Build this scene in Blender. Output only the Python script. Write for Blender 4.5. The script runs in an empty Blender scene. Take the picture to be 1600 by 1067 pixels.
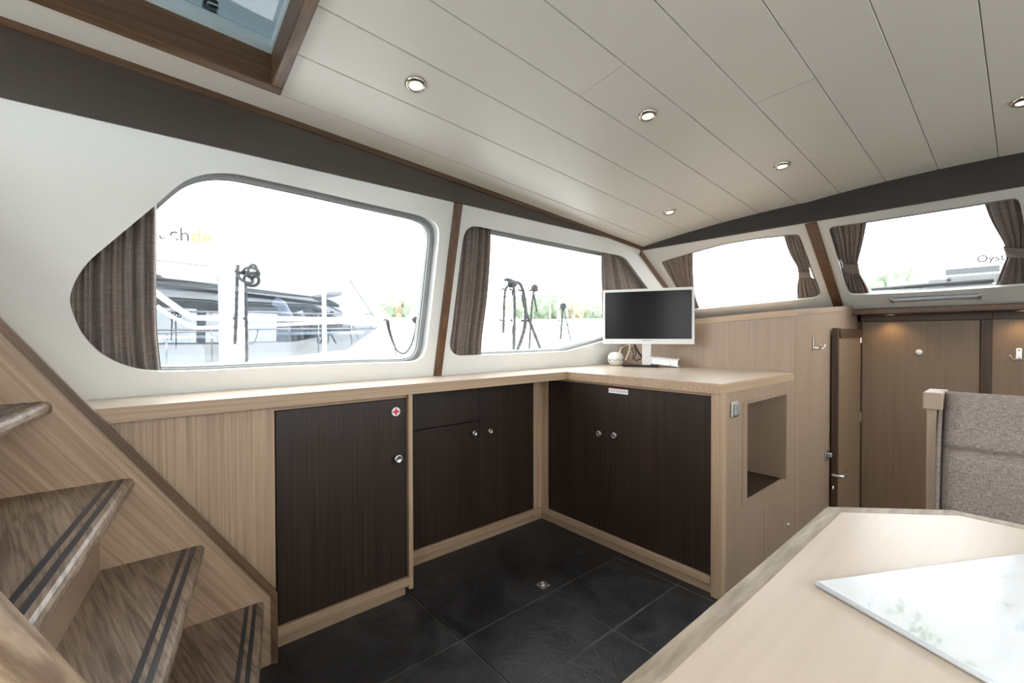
import bpy, bmesh, math, random
from mathutils import Vector as V, Matrix, geometry, noise
random.seed(7)
S = bpy.context.scene
COL = S.collection

# ------------------------------------------------------------------ camera
F, TH, PI_, RO, H = 691.7, math.radians(49.384), math.radians(-.6995), math.radians(-.1359), 1.1
CAM = V((0, 0, H))
_d = V((math.cos(TH)*math.cos(PI_), math.sin(TH)*math.cos(PI_), math.sin(PI_)))
_r = V((math.sin(TH), -math.cos(TH), 0)); _u = _r.cross(_d)
CR = _r*math.cos(RO) + _u*math.sin(RO); CU = -_r*math.sin(RO) + _u*math.cos(RO); CD = _d
cd = bpy.data.cameras.new('camera'); co = bpy.data.objects.new('camera', cd); COL.objects.link(co)
cd.sensor_width = 36; cd.lens = F/1600*36; cd.clip_start = .02; cd.clip_end = 400
co.matrix_world = Matrix(((CR.x, CU.x, -CD.x, 0), (CR.y, CU.y, -CD.y, 0), (CR.z, CU.z, -CD.z, H), (0, 0, 0, 1)))
S.camera = co

# ------------------------------------------------------------------ world (bright overcast sky) and exposure
SKY = 8.0
w = bpy.data.worlds.new('sky'); S.world = w; w.use_nodes = True
bg = w.node_tree.nodes['Background']; bg.inputs[0].default_value = (.945, .975, 1.0, 1); bg.inputs[1].default_value = SKY
S.view_settings.view_transform = 'Standard'; S.view_settings.look = 'None'
S.view_settings.gamma = 1; S.view_settings.use_curve_mapping = False
S.view_settings.exposure = 0.05
S.cycles.use_denoising = True
S.cycles.max_bounces = 10; S.cycles.diffuse_bounces = 6; S.cycles.transparent_max_bounces = 12
S.cycles.sample_clamp_indirect = 6

# ------------------------------------------------------------------ a photo measurement -> point on a real plane
def ray(x, y): return CD + CR*((x-800)/F) - CU*((y-533.5)/F)
def onpl(x, y, n, p):
    n = V(n); q = ray(x, y); return CAM + q*((V(p)-CAM).dot(n)/q.dot(n))
def aX(x, y, X): return onpl(x, y, (1, 0, 0), (X, 0, 0))
def aY(x, y, Y): return onpl(x, y, (0, 1, 0), (0, Y, 0))
def aZ(x, y, Z): return onpl(x, y, (0, 0, 1), (0, 0, Z))

# ------------------------------------------------------------------ materials
MAT = {}
def mat(name, col, rough=.5, metal=0, spec=.5, emit=None, es=0, coat=0):
    m = bpy.data.materials.new(name); m.use_nodes = True
    b = m.node_tree.nodes['Principled BSDF']
    b.inputs['Base Color'].default_value = (*col, 1); b.inputs['Roughness'].default_value = rough
    b.inputs['Metallic'].default_value = metal; b.inputs['Specular IOR Level'].default_value = spec
    b.inputs['Coat Weight'].default_value = coat; b.inputs['Coat Roughness'].default_value = .15
    if emit: b.inputs['Emission Color'].default_value = (*emit, 1); b.inputs['Emission Strength'].default_value = es
    MAT[name] = m; return m
def nodes(m): return m.node_tree.nodes, m.node_tree.links, m.node_tree.nodes['Principled BSDF']
def tex(m, scale, rot=(0, 0, 0)):
    N, L, b = nodes(m); tc = N.new('ShaderNodeTexCoord'); mp = N.new('ShaderNodeMapping')
    mp.inputs['Scale'].default_value = scale; mp.inputs['Rotation'].default_value = rot
    if any(rot):
        m2 = N.new('ShaderNodeMapping'); m2.inputs['Rotation'].default_value = rot
        L.new(tc.outputs['Object'], m2.inputs[0]); mp.inputs['Rotation'].default_value = (0, 0, 0); L.new(m2.outputs[0], mp.inputs[0])
    else: L.new(tc.outputs['Object'], mp.inputs[0])
    return mp.outputs[0]
def ramp(m, src, stops):
    N, L, b = nodes(m); r = N.new('ShaderNodeValToRGB'); e = r.color_ramp.elements
    while len(e) < len(stops): e.new(.5)
    for k, (p, c) in enumerate(stops): e[k].position = p; e[k].color = (*c, 1)
    L.new(src, r.inputs[0]); return r.outputs[0]
def noisetex(m, vec, scale=1, detail=4, dist=0, rough=.55):
    N, L, b = nodes(m); n = N.new('ShaderNodeTexNoise'); n.inputs['Scale'].default_value = scale
    n.inputs['Detail'].default_value = detail; n.inputs['Distortion'].default_value = dist; n.inputs['Roughness'].default_value = rough
    L.new(vec, n.inputs['Vector']); return n.outputs[0]
def bump(m, src, strength, dist=.002):
    N, L, b = nodes(m); bp = N.new('ShaderNodeBump'); bp.inputs['Strength'].default_value = strength; bp.inputs['Distance'].default_value = dist
    L.new(src, bp.inputs['Height']); L.new(bp.outputs[0], b.inputs['Normal'])
def mixc(m, fac, a, c, mode='MIX'):
    N, L, b = nodes(m); x = N.new('ShaderNodeMix'); x.data_type = 'RGBA'; x.blend_type = mode
    for sock, v in ((x.inputs[0], fac), (x.inputs[6], a), (x.inputs[7], c)):
        if hasattr(v, 'is_linked') : L.new(v, sock)
        elif isinstance(v, (int, float)): sock.default_value = v
        else: sock.default_value = (*v, 1)
    return x.outputs[2]
def wood(name, lo, hi, axis='z', rough=.4, fine=90, rot=(0, 0, 0), streak=1.6, contrast=.18, coat=0, bstr=.15):
    m = mat(name, lo, rough, coat=coat); N, L, b = nodes(m)
    s = {'x': (streak, fine, fine), 'y': (fine, streak, fine), 'z': (fine, fine, streak)}[axis]
    g = noisetex(m, tex(m, s, rot), 1, 5, 0)
    s2 = tuple(k*.09 if k == fine else k*.5 for k in s)
    g2 = noisetex(m, tex(m, s2, rot), 1, 2, 0)
    mid = tuple((a+c)/2 for a, c in zip(lo, hi))
    c1 = ramp(m, g, [(.5-contrast, lo), (.5+contrast, hi)])
    c2 = ramp(m, g2, [(.3, lo), (.7, hi)])
    L.new(mixc(m, .2, c1, c2), b.inputs['Base Color'])
    bump(m, g, bstr, .001); return m
OAK_LO, OAK_HI = (.28, .180, .108), (.52, .37, .25)
oakz = wood('oak_upright', OAK_LO, OAK_HI, 'z', .42, 150)
oakx = wood('oak_lengthwise', OAK_LO, OAK_HI, 'x', .38, 110, contrast=.3, bstr=.05)
oaky = wood('oak_crosswise', OAK_LO, OAK_HI, 'y', .38, 110, contrast=.3, bstr=.05)
top_ = wood('worktop_oak', (.47, .38, .30), (.56, .465, .38), 'x', .33, 60, contrast=.35, bstr=.03)
panel_oak = wood('pale_grey_oak', (.255, .175, .118), (.35, .255, .183), 'z', .40, 80, contrast=.3, bstr=.05)
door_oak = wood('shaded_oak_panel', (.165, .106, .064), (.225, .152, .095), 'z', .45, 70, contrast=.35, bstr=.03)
string_ = wood('stringer_oak', OAK_LO, OAK_HI, 'x', .42, 110, rot=(0, math.radians(-56), 0))
wenge = wood('wenge', (.011, .0065, .0045), (.042, .025, .017), 'z', .38, 120, contrast=.2)
brown = wood('brown_hardwood', (.06, .028, .013), (.17, .09, .045), 'x', .42, 60, contrast=.2)
brownz = wood('brown_hardwood_upright', (.06, .028, .013), (.18, .09, .04), 'z', .42, 60, contrast=.2)
browny = wood('brown_hardwood_cross', (.06, .028, .013), (.17, .09, .045), 'y', .42, 60, contrast=.2)
browns = wood('brown_hardwood_sloped', (.06, .032, .018), (.20, .115, .06), 'x', .4, 60, rot=(0, math.radians(-56), 0), contrast=.2)
edge_ = wood('weathered_edge_oak', (.19, .145, .10), (.40, .33, .255), 'x', .5, 70, streak=9, contrast=.16)
darkv = wood('dark_fascia_veneer', (.058, .044, .036), (.082, .064, .054), 'x', .34, 140, contrast=.3, bstr=.08)
beam_m = wood('shaded_beam_veneer', (.020, .0145, .0115), (.032, .023, .018), 'y', .5, 140, contrast=.3, bstr=.08)  # veneer colour darkened to carry the shade on the beams
frame_z = wood('dark_door_frame', (.030, .0155, .008), (.085, .043, .021), 'z', .5, 60, contrast=.2)
frame_y = wood('dark_door_frame_cross', (.030, .0155, .008), (.085, .043, .021), 'y', .5, 60, contrast=.2)
railoak = wood('figured_rail_oak', (.17, .105, .065), (.46, .33, .225), 'x', .45, 45, streak=9, rot=(0, math.radians(-56), 0), contrast=.14)
def tread_mat():
    m = mat('tread_oak', (.1, .06, .04), .45); N, L, b = nodes(m)
    a = noisetex(m, tex(m, (9, .9, 9), (0, 0, math.radians(-10))), 1, 2, .5)
    n2 = N.new('ShaderNodeMath'); n2.operation = 'MULTIPLY'; n2.inputs[1].default_value = 42; L.new(a, n2.inputs[0])
    n3 = N.new('ShaderNodeMath'); n3.operation = 'SINE'; L.new(n2.outputs[0], n3.inputs[0])
    c1 = ramp(m, n3.outputs[0], [(.0, (.135, .088, .06)), (.75, (.27, .195, .14))])
    p = noisetex(m, tex(m, (150, 6, 150), (0, 0, math.radians(-10))), 1, 4, .3)
    c2 = ramp(m, p, [(.38, (.085, .055, .037)), (.58, (.30, .22, .16))])
    L.new(mixc(m, .55, c1, c2), b.inputs['Base Color']); bump(m, p, .3, .001)
    return m
tread_m = tread_mat()
white = mat('white_lining', (.72, .715, .675), .22, coat=.15)
ceilm = mat('ceiling_panel', (.68, .638, .57), .34)
joint = mat('dark_joint', (.05, .045, .04), .9)
def slate():
    m = mat('slate', (.02, .021, .024), .45); N, L, b = nodes(m)
    a = noisetex(m, tex(m, (5, 3.2, 4)), 1, 10, 1.4, .72)
    L.new(ramp(m, a, [(.32, (.010, .010, .0115)), (.50, (.022, .0225, .025)), (.68, (.050, .052, .058))]), b.inputs['Base Color'])
    L.new(ramp(m, a, [(.3, (.30,)*3), (.7, (.52,)*3)]), b.inputs['Roughness'])
    n = noisetex(m, tex(m, (9, 9, 9)), 1, 9, .6, .62); bump(m, n, .8, .008); return m
slate_m = slate()
grout = mat('grout', (.14, .125, .11), .9)
chrome = mat('chrome', (.80, .79, .77), .12, 1)
steel = mat('brushed_steel', (.62, .61, .58), .3, 1)
rim_m = mat('pale_blue_rim', (.50, .60, .64), .4)
stand_m = mat('polished_stand', (.48, .46, .44), .38, 1)
ring_m = mat('reflection_toned_ring', (.50, .45, .39), .16, 1)  # chrome ring, its brownish reflections put into the metal colour
alu = mat('grey_aluminium', (.30, .305, .30), .4, .3)
reveal_m = mat('grey_reveal', (.33, .335, .325), .6)
rubber = mat('grey_window_seal', (.20, .205, .20), .45)
black_ink = mat('black_lettering', (.012, .012, .014), .6)
blackr = mat('black_rubber', (.012, .012, .014), .5)
antislip = mat('antislip_strip', (.022, .023, .028), .33)
lamp_m = mat('lit_lens', (1, .9, .75), .3, emit=(1, .84, .60), es=2.6)
mplast = mat('monitor_plastic', (.60, .595, .585), .4)
wplast = mat('white_plastic', (.80, .80, .79), .3)
gplast = mat('grey_plastic', (.55, .57, .59), .35)
screen_m = mat('screen', (.010, .009, .009), .16, spec=.15)
black = mat('black_plastic', (.015, .013, .013), .35)
red = mat('red_print', (.62, .02, .03), .5)
ink = mat('grey_print', (.16, .16, .17), .6)
yellow = mat('yellow_print', (.55, .42, .02), .6)
gel = mat('white_gelcoat', (.82, .83, .83), .25, coat=.2)
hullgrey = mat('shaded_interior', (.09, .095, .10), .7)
seatgrey = mat('pale_upholstery', (.45, .45, .44), .7)
rope_m = mat('dark_rope', (.035, .035, .038), .9)
water = mat('water', (.10, .13, .13), .06)
leaf = mat('hazed_leaf_green', (.20, .25, .17), .8)  # haze and glare over the far trees put into a paler green
leaf2 = mat('leaf_autumn', (.30, .25, .17), .8)
bark = mat('bark', (.10, .075, .055), .9)
bank_m = mat('bank_grass', (.20, .21, .17), .9)
crate_m = mat('ball_white', (.66, .63, .55), .6)
def pot_mat():
    m = mat('patterned_white', (.78, .75, .66), .6); N, L, b = nodes(m)
    return m
def fabric(name, lo, hi, sc, rough=.85):
    m = mat(name, lo, rough, spec=.2); N, L, b = nodes(m)
    a = noisetex(m, tex(m, (sc*.12, sc*.12, sc)), 1, 3); c = noisetex(m, tex(m, (sc, sc, sc*.12)), 1, 3)
    mm = N.new('ShaderNodeMath'); mm.operation = 'ADD'; L.new(a, mm.inputs[0]); L.new(c, mm.inputs[1])
    h = N.new('ShaderNodeMath'); h.operation = 'MULTIPLY'; h.inputs[1].default_value = .5; L.new(mm.outputs[0], h.inputs[0])
    L.new(ramp(m, h.outputs[0], [(.40, lo), (.60, hi)]), b.inputs['Base Color']); bump(m, h.outputs[0], .6, .003); return m
tweed = fabric('tweed', (.15, .12, .105), (.34, .285, .25), 620)
def curtain_mat():
    m = mat('curtain_cloth', (.13, .10, .085), .5, spec=.35); N, L, b = nodes(m)
    a = noisetex(m, tex(m, (25, 25, 420)), 1, 3)
    L.new(ramp(m, a, [(.35, (.165, .130, .110)), (.65, (.33, .272, .235))]), b.inputs['Base Color'])
    b.inputs['Sheen Weight'].default_value = .3; bump(m, a, .25, .001)
    t = N.new('ShaderNodeBsdfTranslucent'); t.inputs[0].default_value = (.20, .15, .12, 1)
    mx = N.new('ShaderNodeMixShader'); mx.inputs[0].default_value = .22
    o = N['Material Output']; L.new(b.outputs[0], mx.inputs[1]); L.new(t.outputs[0], mx.inputs[2]); L.new(mx.outputs[0], o.inputs[0])
    return m
curt = curtain_mat()
def glass(name, tint, refl=.06, rough=0.0):
    m = bpy.data.materials.new(name); m.use_nodes = True; N = m.node_tree.nodes; L = m.node_tree.links
    N.remove(N['Principled BSDF']); t = N.new('ShaderNodeBsdfTransparent'); t.inputs[0].default_value = (*tint, 1)
    g = N.new('ShaderNodeBsdfGlossy'); g.inputs['Roughness'].default_value = rough
    mx = N.new('ShaderNodeMixShader'); mx.inputs[0].default_value = refl
    L.new(t.outputs[0], mx.inputs[1]); L.new(g.outputs[0], mx.inputs[2]); L.new(mx.outputs[0], N['Material Output'].inputs[0]); return m
pane_m = glass('clear_pane', (.96, .97, .97), .05)
tint_m = glass('tinted_hatch_pane', (.155, .18, .19), .08, .05)
boatglass = glass('dark_boat_glass', (.62, .66, .72), .14)
def cover_mat():
    m = mat('glossy_cover', (.75, .78, .80), .10, coat=.6); N, L, b = nodes(m)
    a = noisetex(m, tex(m, (7, 16, 5)), 1, 3, 1.2)
    L.new(ramp(m, a, [(.28, (.50, .55, .46)), (.40, (.76, .79, .80)), (.62, (.82, .84, .86)), (.76, (.55, .66, .76))]), b.inputs['Base Color']); return m
cover_m = cover_mat()

# ------------------------------------------------------------------ object helpers
def wl(o):
    p = V((0, 0, 0))
    while o: p += o.location; o = o.parent
    return p
def link(name, me, m, parent=None, loc=None):
    o = bpy.data.objects.new(name, me); COL.objects.link(o)
    if m and not me.materials: me.materials.append(m)
    if parent:
        o.parent = parent
    return o
def obj(name, bm, m, parent=None, smooth=False):
    """bm is in world coordinates; the object's origin stays at its thing's base"""
    off = wl(parent) if parent else V((0, 0, 0))
    base = V((0, 0, 0))
    bmesh.ops.recalc_face_normals(bm, faces=bm.faces)
    if not parent:
        xs = [v.co for v in bm.verts]
        base = V(((min(c.x for c in xs)+max(c.x for c in xs))/2, (min(c.y for c in xs)+max(c.y for c in xs))/2, min(c.z for c in xs)))
        off = base
    for v in bm.verts: v.co -= off
    me = bpy.data.meshes.new(name); bm.to_mesh(me); bm.free()
    if smooth:
        for p in me.polygons: p.use_smooth = True
        if smooth != 1: me.set_sharp_from_angle(angle=smooth)
    o = link(name, me, m, parent); o.location = base if not parent else (0, 0, 0)
    return o
def tag(o, label=None, cat=None, group=None, kind=None):
    for k, v in (('label', label), ('category', cat), ('group', group), ('kind', kind)):
        if v: o[k] = v
    return o
def thing(name, loc, label=None, cat=None, group=None, kind=None):
    o = bpy.data.objects.new(name, None); COL.objects.link(o); o.location = loc; o.empty_display_size = .05
    return tag(o, label, cat, group, kind)
NB = bmesh.new
def box(bm, x0, x1, y0, y1, z0, z1, bev=0, seg=1):
    r = bmesh.ops.create_cube(bm, size=1)
    for v in r['verts']: v.co = V(((x0+x1)/2+v.co.x*(x1-x0), (y0+y1)/2+v.co.y*(y1-y0), (z0+z1)/2+v.co.z*(z1-z0)))
    if bev:
        es = list({e for v in r['verts'] for e in v.link_edges})
        bmesh.ops.bevel(bm, geom=es, offset=bev, segments=seg, affect='EDGES', profile=.5)
    return bm
def bx(*a, **k): return box(NB(), *a, **k)
def prism(bm, pts, off):
    """closed polygon of 3D points, thickened by the vector off"""
    off = V(off); a = [bm.verts.new(V(p)) for p in pts]; c = [bm.verts.new(V(p)+off) for p in pts]
    bm.faces.new(a); bm.faces.new(c[::-1]); n = len(a)
    for i in range(n): bm.faces.new((a[i], c[i], c[(i+1) % n], a[(i+1) % n]))
    return bm
def frame2(n, x):
    n = V(n).normalized(); x = (V(x)-n*V(x).dot(n)).normalized(); return x, n.cross(x), n
def holed(bm, outline, holes, off):
    """planar 3D outline with holes, thickened by off"""
    off = V(off); es = []; loops = []
    for lp in [outline]+list(holes):
        vs = [bm.verts.new(V(p)) for p in lp]; loops.append(vs)
        for i in range(len(vs)): es.append(bm.edges.new((vs[i], vs[(i+1) % len(vs)])))
    r = bmesh.ops.triangle_fill(bm, edges=es, use_beauty=True, use_dissolve=False)
    fs = [f for f in r['geom'] if isinstance(f, bmesh.types.BMFace)]
    m = {}
    for vs in loops:
        for v in vs: m[v] = bm.verts.new(v.co+off)
    for f in fs: bm.faces.new([m[v] for v in f.verts][::-1])
    for vs in loops:
        for i in range(len(vs)):
            a, b_ = vs[i], vs[(i+1) % len(vs)]; bm.faces.new((a, m[a], m[b_], b_))
    return bm
def grow(poly, n, d):
    """offset a closed 3D polygon in its plane by d (outwards)"""
    x, y, n = frame2(n, poly[1]-poly[0]); o = poly[0]; p2 = [((p-o).dot(x), (p-o).dot(y)) for p in poly]; N = len(p2)
    A = sum(p2[i][0]*p2[(i+1) % N][1]-p2[(i+1) % N][0]*p2[i][1] for i in range(N)); sg = 1 if A > 0 else -1
    out = []
    for i in range(N):
        a, b_, c = p2[i-1], p2[i], p2[(i+1) % N]
        def nr(p, q):
            dx, dy = q[0]-p[0], q[1]-p[1]; l = math.hypot(dx, dy) or 1; return (dy/l*sg, -dx/l*sg)
        n1, n2 = nr(a, b_), nr(b_, c); mx, my = n1[0]+n2[0], n1[1]+n2[1]; l2 = (mx*mx+my*my) or 1
        k = min(2*d/l2, 2*d) if d > 0 else max(2*d/l2, 2*d)
        out.append(o+x*(b_[0]+mx*k)+y*(b_[1]+my*k))
    return out
def roundp(poly, d=.02, n=4):
    out = []; N = len(poly)
    for i in range(N):
        a, b_, c = poly[i-1], poly[i], poly[(i+1) % N]; u, v = a-b_, c-b_; lu, lv = u.length, v.length
        if lu < 1e-6 or lv < 1e-6 or u.angle(v) > math.radians(177): out.append(b_.copy()); continue
        p = b_+u/lu*min(d, lu*.45); q = b_+v/lv*min(d, lv*.45)
        for k in range(n+1):
            t = k/n; out.append(p*(1-t)**2+b_*(2*t*(1-t))+q*t*t)
    return out
def tube(bm, pts, r, seg=8, closed=False, caps=True):
    pts = [V(p) for p in pts]; rings = []; N = len(pts); up = None
    for i, p in enumerate(pts):
        t = (pts[(i+1) % N]-pts[i-1]) if closed else (pts[min(i+1, N-1)]-pts[max(i-1, 0)])
        t.normalize()
        if up is None: up = t.orthogonal().normalized()
        up = (up-t*up.dot(t)); up = up.normalized() if up.length > 1e-6 else t.orthogonal().normalized()
        b_ = t.cross(up); rr = r[i] if isinstance(r, (list, tuple)) else r
        rings.append([bm.verts.new(p+(up*math.cos(a)+b_*math.sin(a))*rr) for a in [2*math.pi*k/seg for k in range(seg)]])
    for i in range(N if closed else N-1):
        A, B = rings[i], rings[(i+1) % N]
        for k in range(seg): bm.faces.new((A[k], A[(k+1) % seg], B[(k+1) % seg], B[k]))
    if caps and not closed: bm.faces.new(rings[0][::-1]); bm.faces.new(rings[-1])
    return bm
def smoothp(pts, n=6):
    P = [V(p) for p in pts]; out = []
    for i in range(len(P)-1):
        a, b_, c, e = P[max(i-1, 0)], P[i], P[i+1], P[min(i+2, len(P)-1)]
        for k in range(n):
            t = k/n; out.append(.5*((2*b_)+(c-a)*t+(2*a-5*b_+4*c-e)*t*t+(3*b_-a-3*c+e)*t**3))
    out.append(P[-1]); return out
def lathe(bm, prof, o, axis=(0, 0, 1), seg=24, cap=True):
    o = V(o); ax = V(axis).normalized(); u = ax.orthogonal().normalized(); w_ = ax.cross(u); rings = []
    for r_, h_ in prof:
        rings.append([bm.verts.new(o+ax*h_+(u*math.cos(a)+w_*math.sin(a))*max(r_, 1e-5)) for a in [2*math.pi*k/seg for k in range(seg)]])
    for A, B in zip(rings, rings[1:]):
        for k in range(seg): bm.faces.new((A[k], A[(k+1) % seg], B[(k+1) % seg], B[k]))
    if cap: bm.faces.new(rings[0][::-1]); bm.faces.new(rings[-1])
    return bm
def obox(bm, o, ex, ey, ez, sx, sy, sz, bev=0):
    """box centred at o with axes ex,ey,ez and full sizes"""
    r = bmesh.ops.create_cube(bm, size=1); ex, ey, ez, o = V(ex), V(ey), V(ez), V(o)
    for v in r['verts']: v.co = o+ex*v.co.x*sx+ey*v.co.y*sy+ez*v.co.z*sz
    if bev: bmesh.ops.bevel(bm, geom=list({e for v in r['verts'] for e in v.link_edges}), offset=bev, segments=2, affect='EDGES', profile=.5)
    return bm
def text(name, body, size, pos, ex, ey, m, parent, ext=.0004):
    c = bpy.data.curves.new(name, 'FONT'); c.body = body; c.size = size; c.extrude = ext; c.align_x = 'CENTER'; c.align_y = 'CENTER'
    o = bpy.data.objects.new(name, c); COL.objects.link(o); c.materials.append(m)
    ex, ey = V(ex).normalized(), V(ey).normalized(); ez = ex.cross(ey); p = V(pos)-wl(parent); o.parent = parent
    M = Matrix(((ex.x, ey.x, ez.x, p.x), (ex.y, ey.y, ez.y, p.y), (ex.z, ey.z, ez.z, p.z), (0, 0, 0, 1)))
    o.matrix_local = M; bpy.context.view_layer.update()
    me = bpy.data.meshes.new_from_object(o.evaluated_get(bpy.context.evaluated_depsgraph_get())); bpy.data.objects.remove(o)
    o = link(name, me, m, parent); o.matrix_local = M; return o

# ------------------------------------------------------------------ key measures of the cabin
ZT, ZB = .9007, .858            # worktop
YA, XB, YE = 1.673, 1.832, .8175
XT = 2.69                       # face of the tall cupboard
WN = V((0, 1, .238)).normalized(); WP = V((0, 1.946, ZT))
def wallp(x, y, off=0): return onpl(x, y, WN, WP+WN*off)
def wallxz(X, z, off=0): return V((X, 1.946-.238*(z-ZT), z))+WN*off
YC = .39                        # centre line of the boat
A0 = wallp(1001, 391); A1 = wallp(1044, 449.4)
K = aX(1266, 346, 2.95)
GN = (A1-A0).cross(K-A0).normalized()
if GN.x < 0: GN = -GN
B_ = onpl(1310, 478, GN, A0)
CN = V((0, 1, 0)).cross(B_-K).normalized()
if CN.x < 0: CN = -CN
def wingp(x, y, off=0): return onpl(x, y, GN, A0+GN*off)
def centp(x, y, off=0): return onpl(x, y, CN, K+CN*off)
def mir(p): return V((p.x, 2*YC-p.y, p.z))
CP = (2.1085, -.0641, .0841, .2027, -.0035)
def cz(X, Y): return CP[0]+CP[1]*X+CP[4]*X*X-CP[2]*(Y-CP[3])**2
def onceil(x, y):
    q = ray(x, y); lo, hi = .3, 6.
    for _ in range(60):
        m = (lo+hi)/2; p = CAM+q*m
        if p.z < cz(p.x, p.y): lo = m
        else: hi = m
    return CAM+q*lo
YR = 2*YC-1.946                 # opposite wall at worktop height
XBACK = -1.15; XF = 4.05

# ------------------------------------------------------------------ floor: slate tiles
fl = thing('floor', (1, .4, 0), kind='structure')
obj('grout_bed', bx(XBACK, 3.3, YR-.05, 1.97, -.05, -.004), grout, fl)
def tile(x0, x1, y0, y1):
    g = .0022; obj('tile', bx(x0+g, x1-g, y0+g, y1-g, -.03, random.uniform(-.0008, .0004), bev=.002), slate_m, fl)
xs = [XBACK, -.99, -.364, .263, .89, 1.517, 2.144, 2.77, 3.3]
for a, c in zip(xs, xs[1:]): tile(a, c, 1.326, 1.96)
y = 1.326; rr = 0
while y > YR:
    y0 = max(y-.323, YR-.04); x = .896-.4595*6 + (0 if rr < 2 else .23*(rr % 2))
    while x < 3.3:
        a, c = max(x, XBACK), min(x+.4595, 3.3)
        if c-a > .03: tile(a, c, y0, y)
        x += .4595
    y -= .323; rr += 1
obj('landing', bx(3.3, XF, YR, YE+.02, -.65, -.6), slate_m, fl)
obj('riser', bx(3.28, 3.3, YR, YE, -.6, -.01), oakz, fl)

# ------------------------------------------------------------------ side wall with two windows
def holes_side():
    h1 = [(109.7, 459), (118.8, 435.6), (137.3, 408.6), (181, 372), (243.6, 320), (268.9, 297.3), (289, 282), (316, 272.7), (343, 269.7), (373.4, 272), (480, 295.6), (560, 314.5),
          (659, 337), (677, 344.5), (685.3, 355), (686.5, 369), (675.4, 472), (666.4, 546), (660.4, 559), (647, 565.5), (560, 568), (440, 573), (320, 579), (252.7, 581), (215, 578), (181, 567), (151, 548.6), (127, 521.6), (113.7, 491), (108.7, 472.7)]
    h2 = [(723.5, 370.8), (729, 358.5), (738.4, 353), (750.7, 354.5), (941, 394), (970, 399.5), (979, 404.7), (1013, 451), (1044, 493), (1043, 500), (1036, 505), (941, 533.8), (886.5, 548.8), (750.7, 555), (715.3, 556), (706, 550), (702.3, 539), (706, 515)]
    return [[wallp(*p) for p in h] for h in (h1, h2)]
H1, H2 = [roundp(h, .03) for h in holes_side()]
ZW = 1.742
XP = 1.168; PH = .5*.042
wlft = thing('wall_left', (1, 1.9, .9), kind='structure')
def pxat(z): return XP
o1 = [wallxz(XBACK, .86), wallxz(XP-PH, .86), wallxz(XP-PH, ZW), wallxz(XBACK, ZW)]
Ad = (A1-A0).normalized()
def aline(z): return A0+Ad*((z-A0.z)/Ad.z)
o2 = [wallxz(XP+PH, .86), wallxz(3.75, .86), wallxz(3.75, 1.16), aline(1.16), aline(ZW), wallxz(XP+PH, ZW)]
o2[3] = aline(1.18)
obj('panel', holed(NB(), o1, [H1], WN*.012), white, wlft)
obj('panel', holed(NB(), o2, [H2], WN*.012), white, wlft)
obj('lower_lining', bx(XBACK, XF, 1.968, 1.985, -.65, .93), gel, wlft)
OS = .10
oo = [wallxz(XBACK, .60, OS), wallxz(3.9, .60, OS), wallxz(3.9, 1.1, OS), aline(1.1)+WN*OS, aline(1.78)+WN*OS, wallxz(XBACK, 1.95, OS)]
obj('outer_skin', holed(NB(), oo, [[p+WN*OS for p in grow(h, WN, .028)] for h in (H1, H2)], WN*.03), gel, wlft)
def window(name, hole, n, parent_loc, o1=.05, o2=.08, inset=.005, sink=.008):
    w_ = thing(name, parent_loc, kind='structure')
    upv = V((0, 0, 1)); upv = (upv-n*upv.dot(n)).normalized()*sink; hole = [p-upv for p in hole]
    a = [p+n*o1 for p in grow(hole, n, .028)]; b_ = [p+n*o1 for p in grow(hole, n, -inset)]
    obj('window_frame', holed(NB(), a, [b_], n*(o2-o1)), rubber, w_)
    a2 = [p+n*(o1-.010) for p in grow(hole, n, .027)]; b2 = [p+n*(o1-.010) for p in grow(hole, n, -.0015)]
    obj('inner_seal', holed(NB(), a2, [b2], n*.010), alu, w_)
    a3 = [p+n*.012 for p in grow(hole, n, .030)]; b3 = [p+n*.012 for p in grow(hole, n, .022)]
    obj('reveal', holed(NB(), a3, [b3], n*(o1-.022)), reveal_m, w_)
    obj('pane', prism(NB(), [p+n*(o1+.012) for p in grow(hole, n, -.008)], n*.006), pane_m, w_)
    return w_
window('window_1', H1, WN, wallxz(.4, 1.0), .095, .125, sink=.016); window('window_2', H2, WN, wallxz(1.9, 1.0), .095, .125, sink=.016)
# timber post between the windows
def strip(name, p, q, wdir, wid, n, proud, back, m, bev=.003):
    p, q = V(p), V(q); t = (q-p).normalized(); wd = V(wdir); wd = (wd-t*wd.dot(t)).normalized(); nn = V(n).normalized()
    bm = NB(); obox(bm, (p+q)/2+nn*(back-proud)/2, t, wd, nn, (q-p).length, wid, proud+back, bev); return tag(obj(name, bm, m), kind='structure')
strip('trim_1', wallxz(XP, ZT), wallxz(XP, 1.7235), (1, 0, 0), .042, WN, .012, .02, brownz)
strip('trim_2', aline(1.69), aline(1.20), (1, 0, 1), .055, (WN+GN), .006, .03, browns)
# dark fascia between wall and ceiling, narrowing forward
YF = 1.741
def fasc(y0, y1, zlo, zhi, xa=XBACK, xb=2.70, n=16):
    bm = NB(); top = []; low = []
    for i in range(n+1):
        X = xa+(xb-xa)*i/n; zl_ = min(zlo(X), zhi(X)-.002); top.append(V((X, y0-.02*(zhi(X)-1.7234), zhi(X)))); low.append(V((X, y0-.02*(zl_-1.7234), zl_)))
    return prism(bm, low+top[::-1], (0, y1-y0, 0))
tag(obj('trim_3', fasc(YF, YF+.05, lambda X: 1.7245, lambda X: cz(X, YF)+.01), darkv), kind='structure')
tag(obj('trim_4', fasc(YF-.007, YF+.01, lambda X: cz(X, YF)-.019, lambda X: cz(X, YF)+.012), brown), kind='structure')

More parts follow.
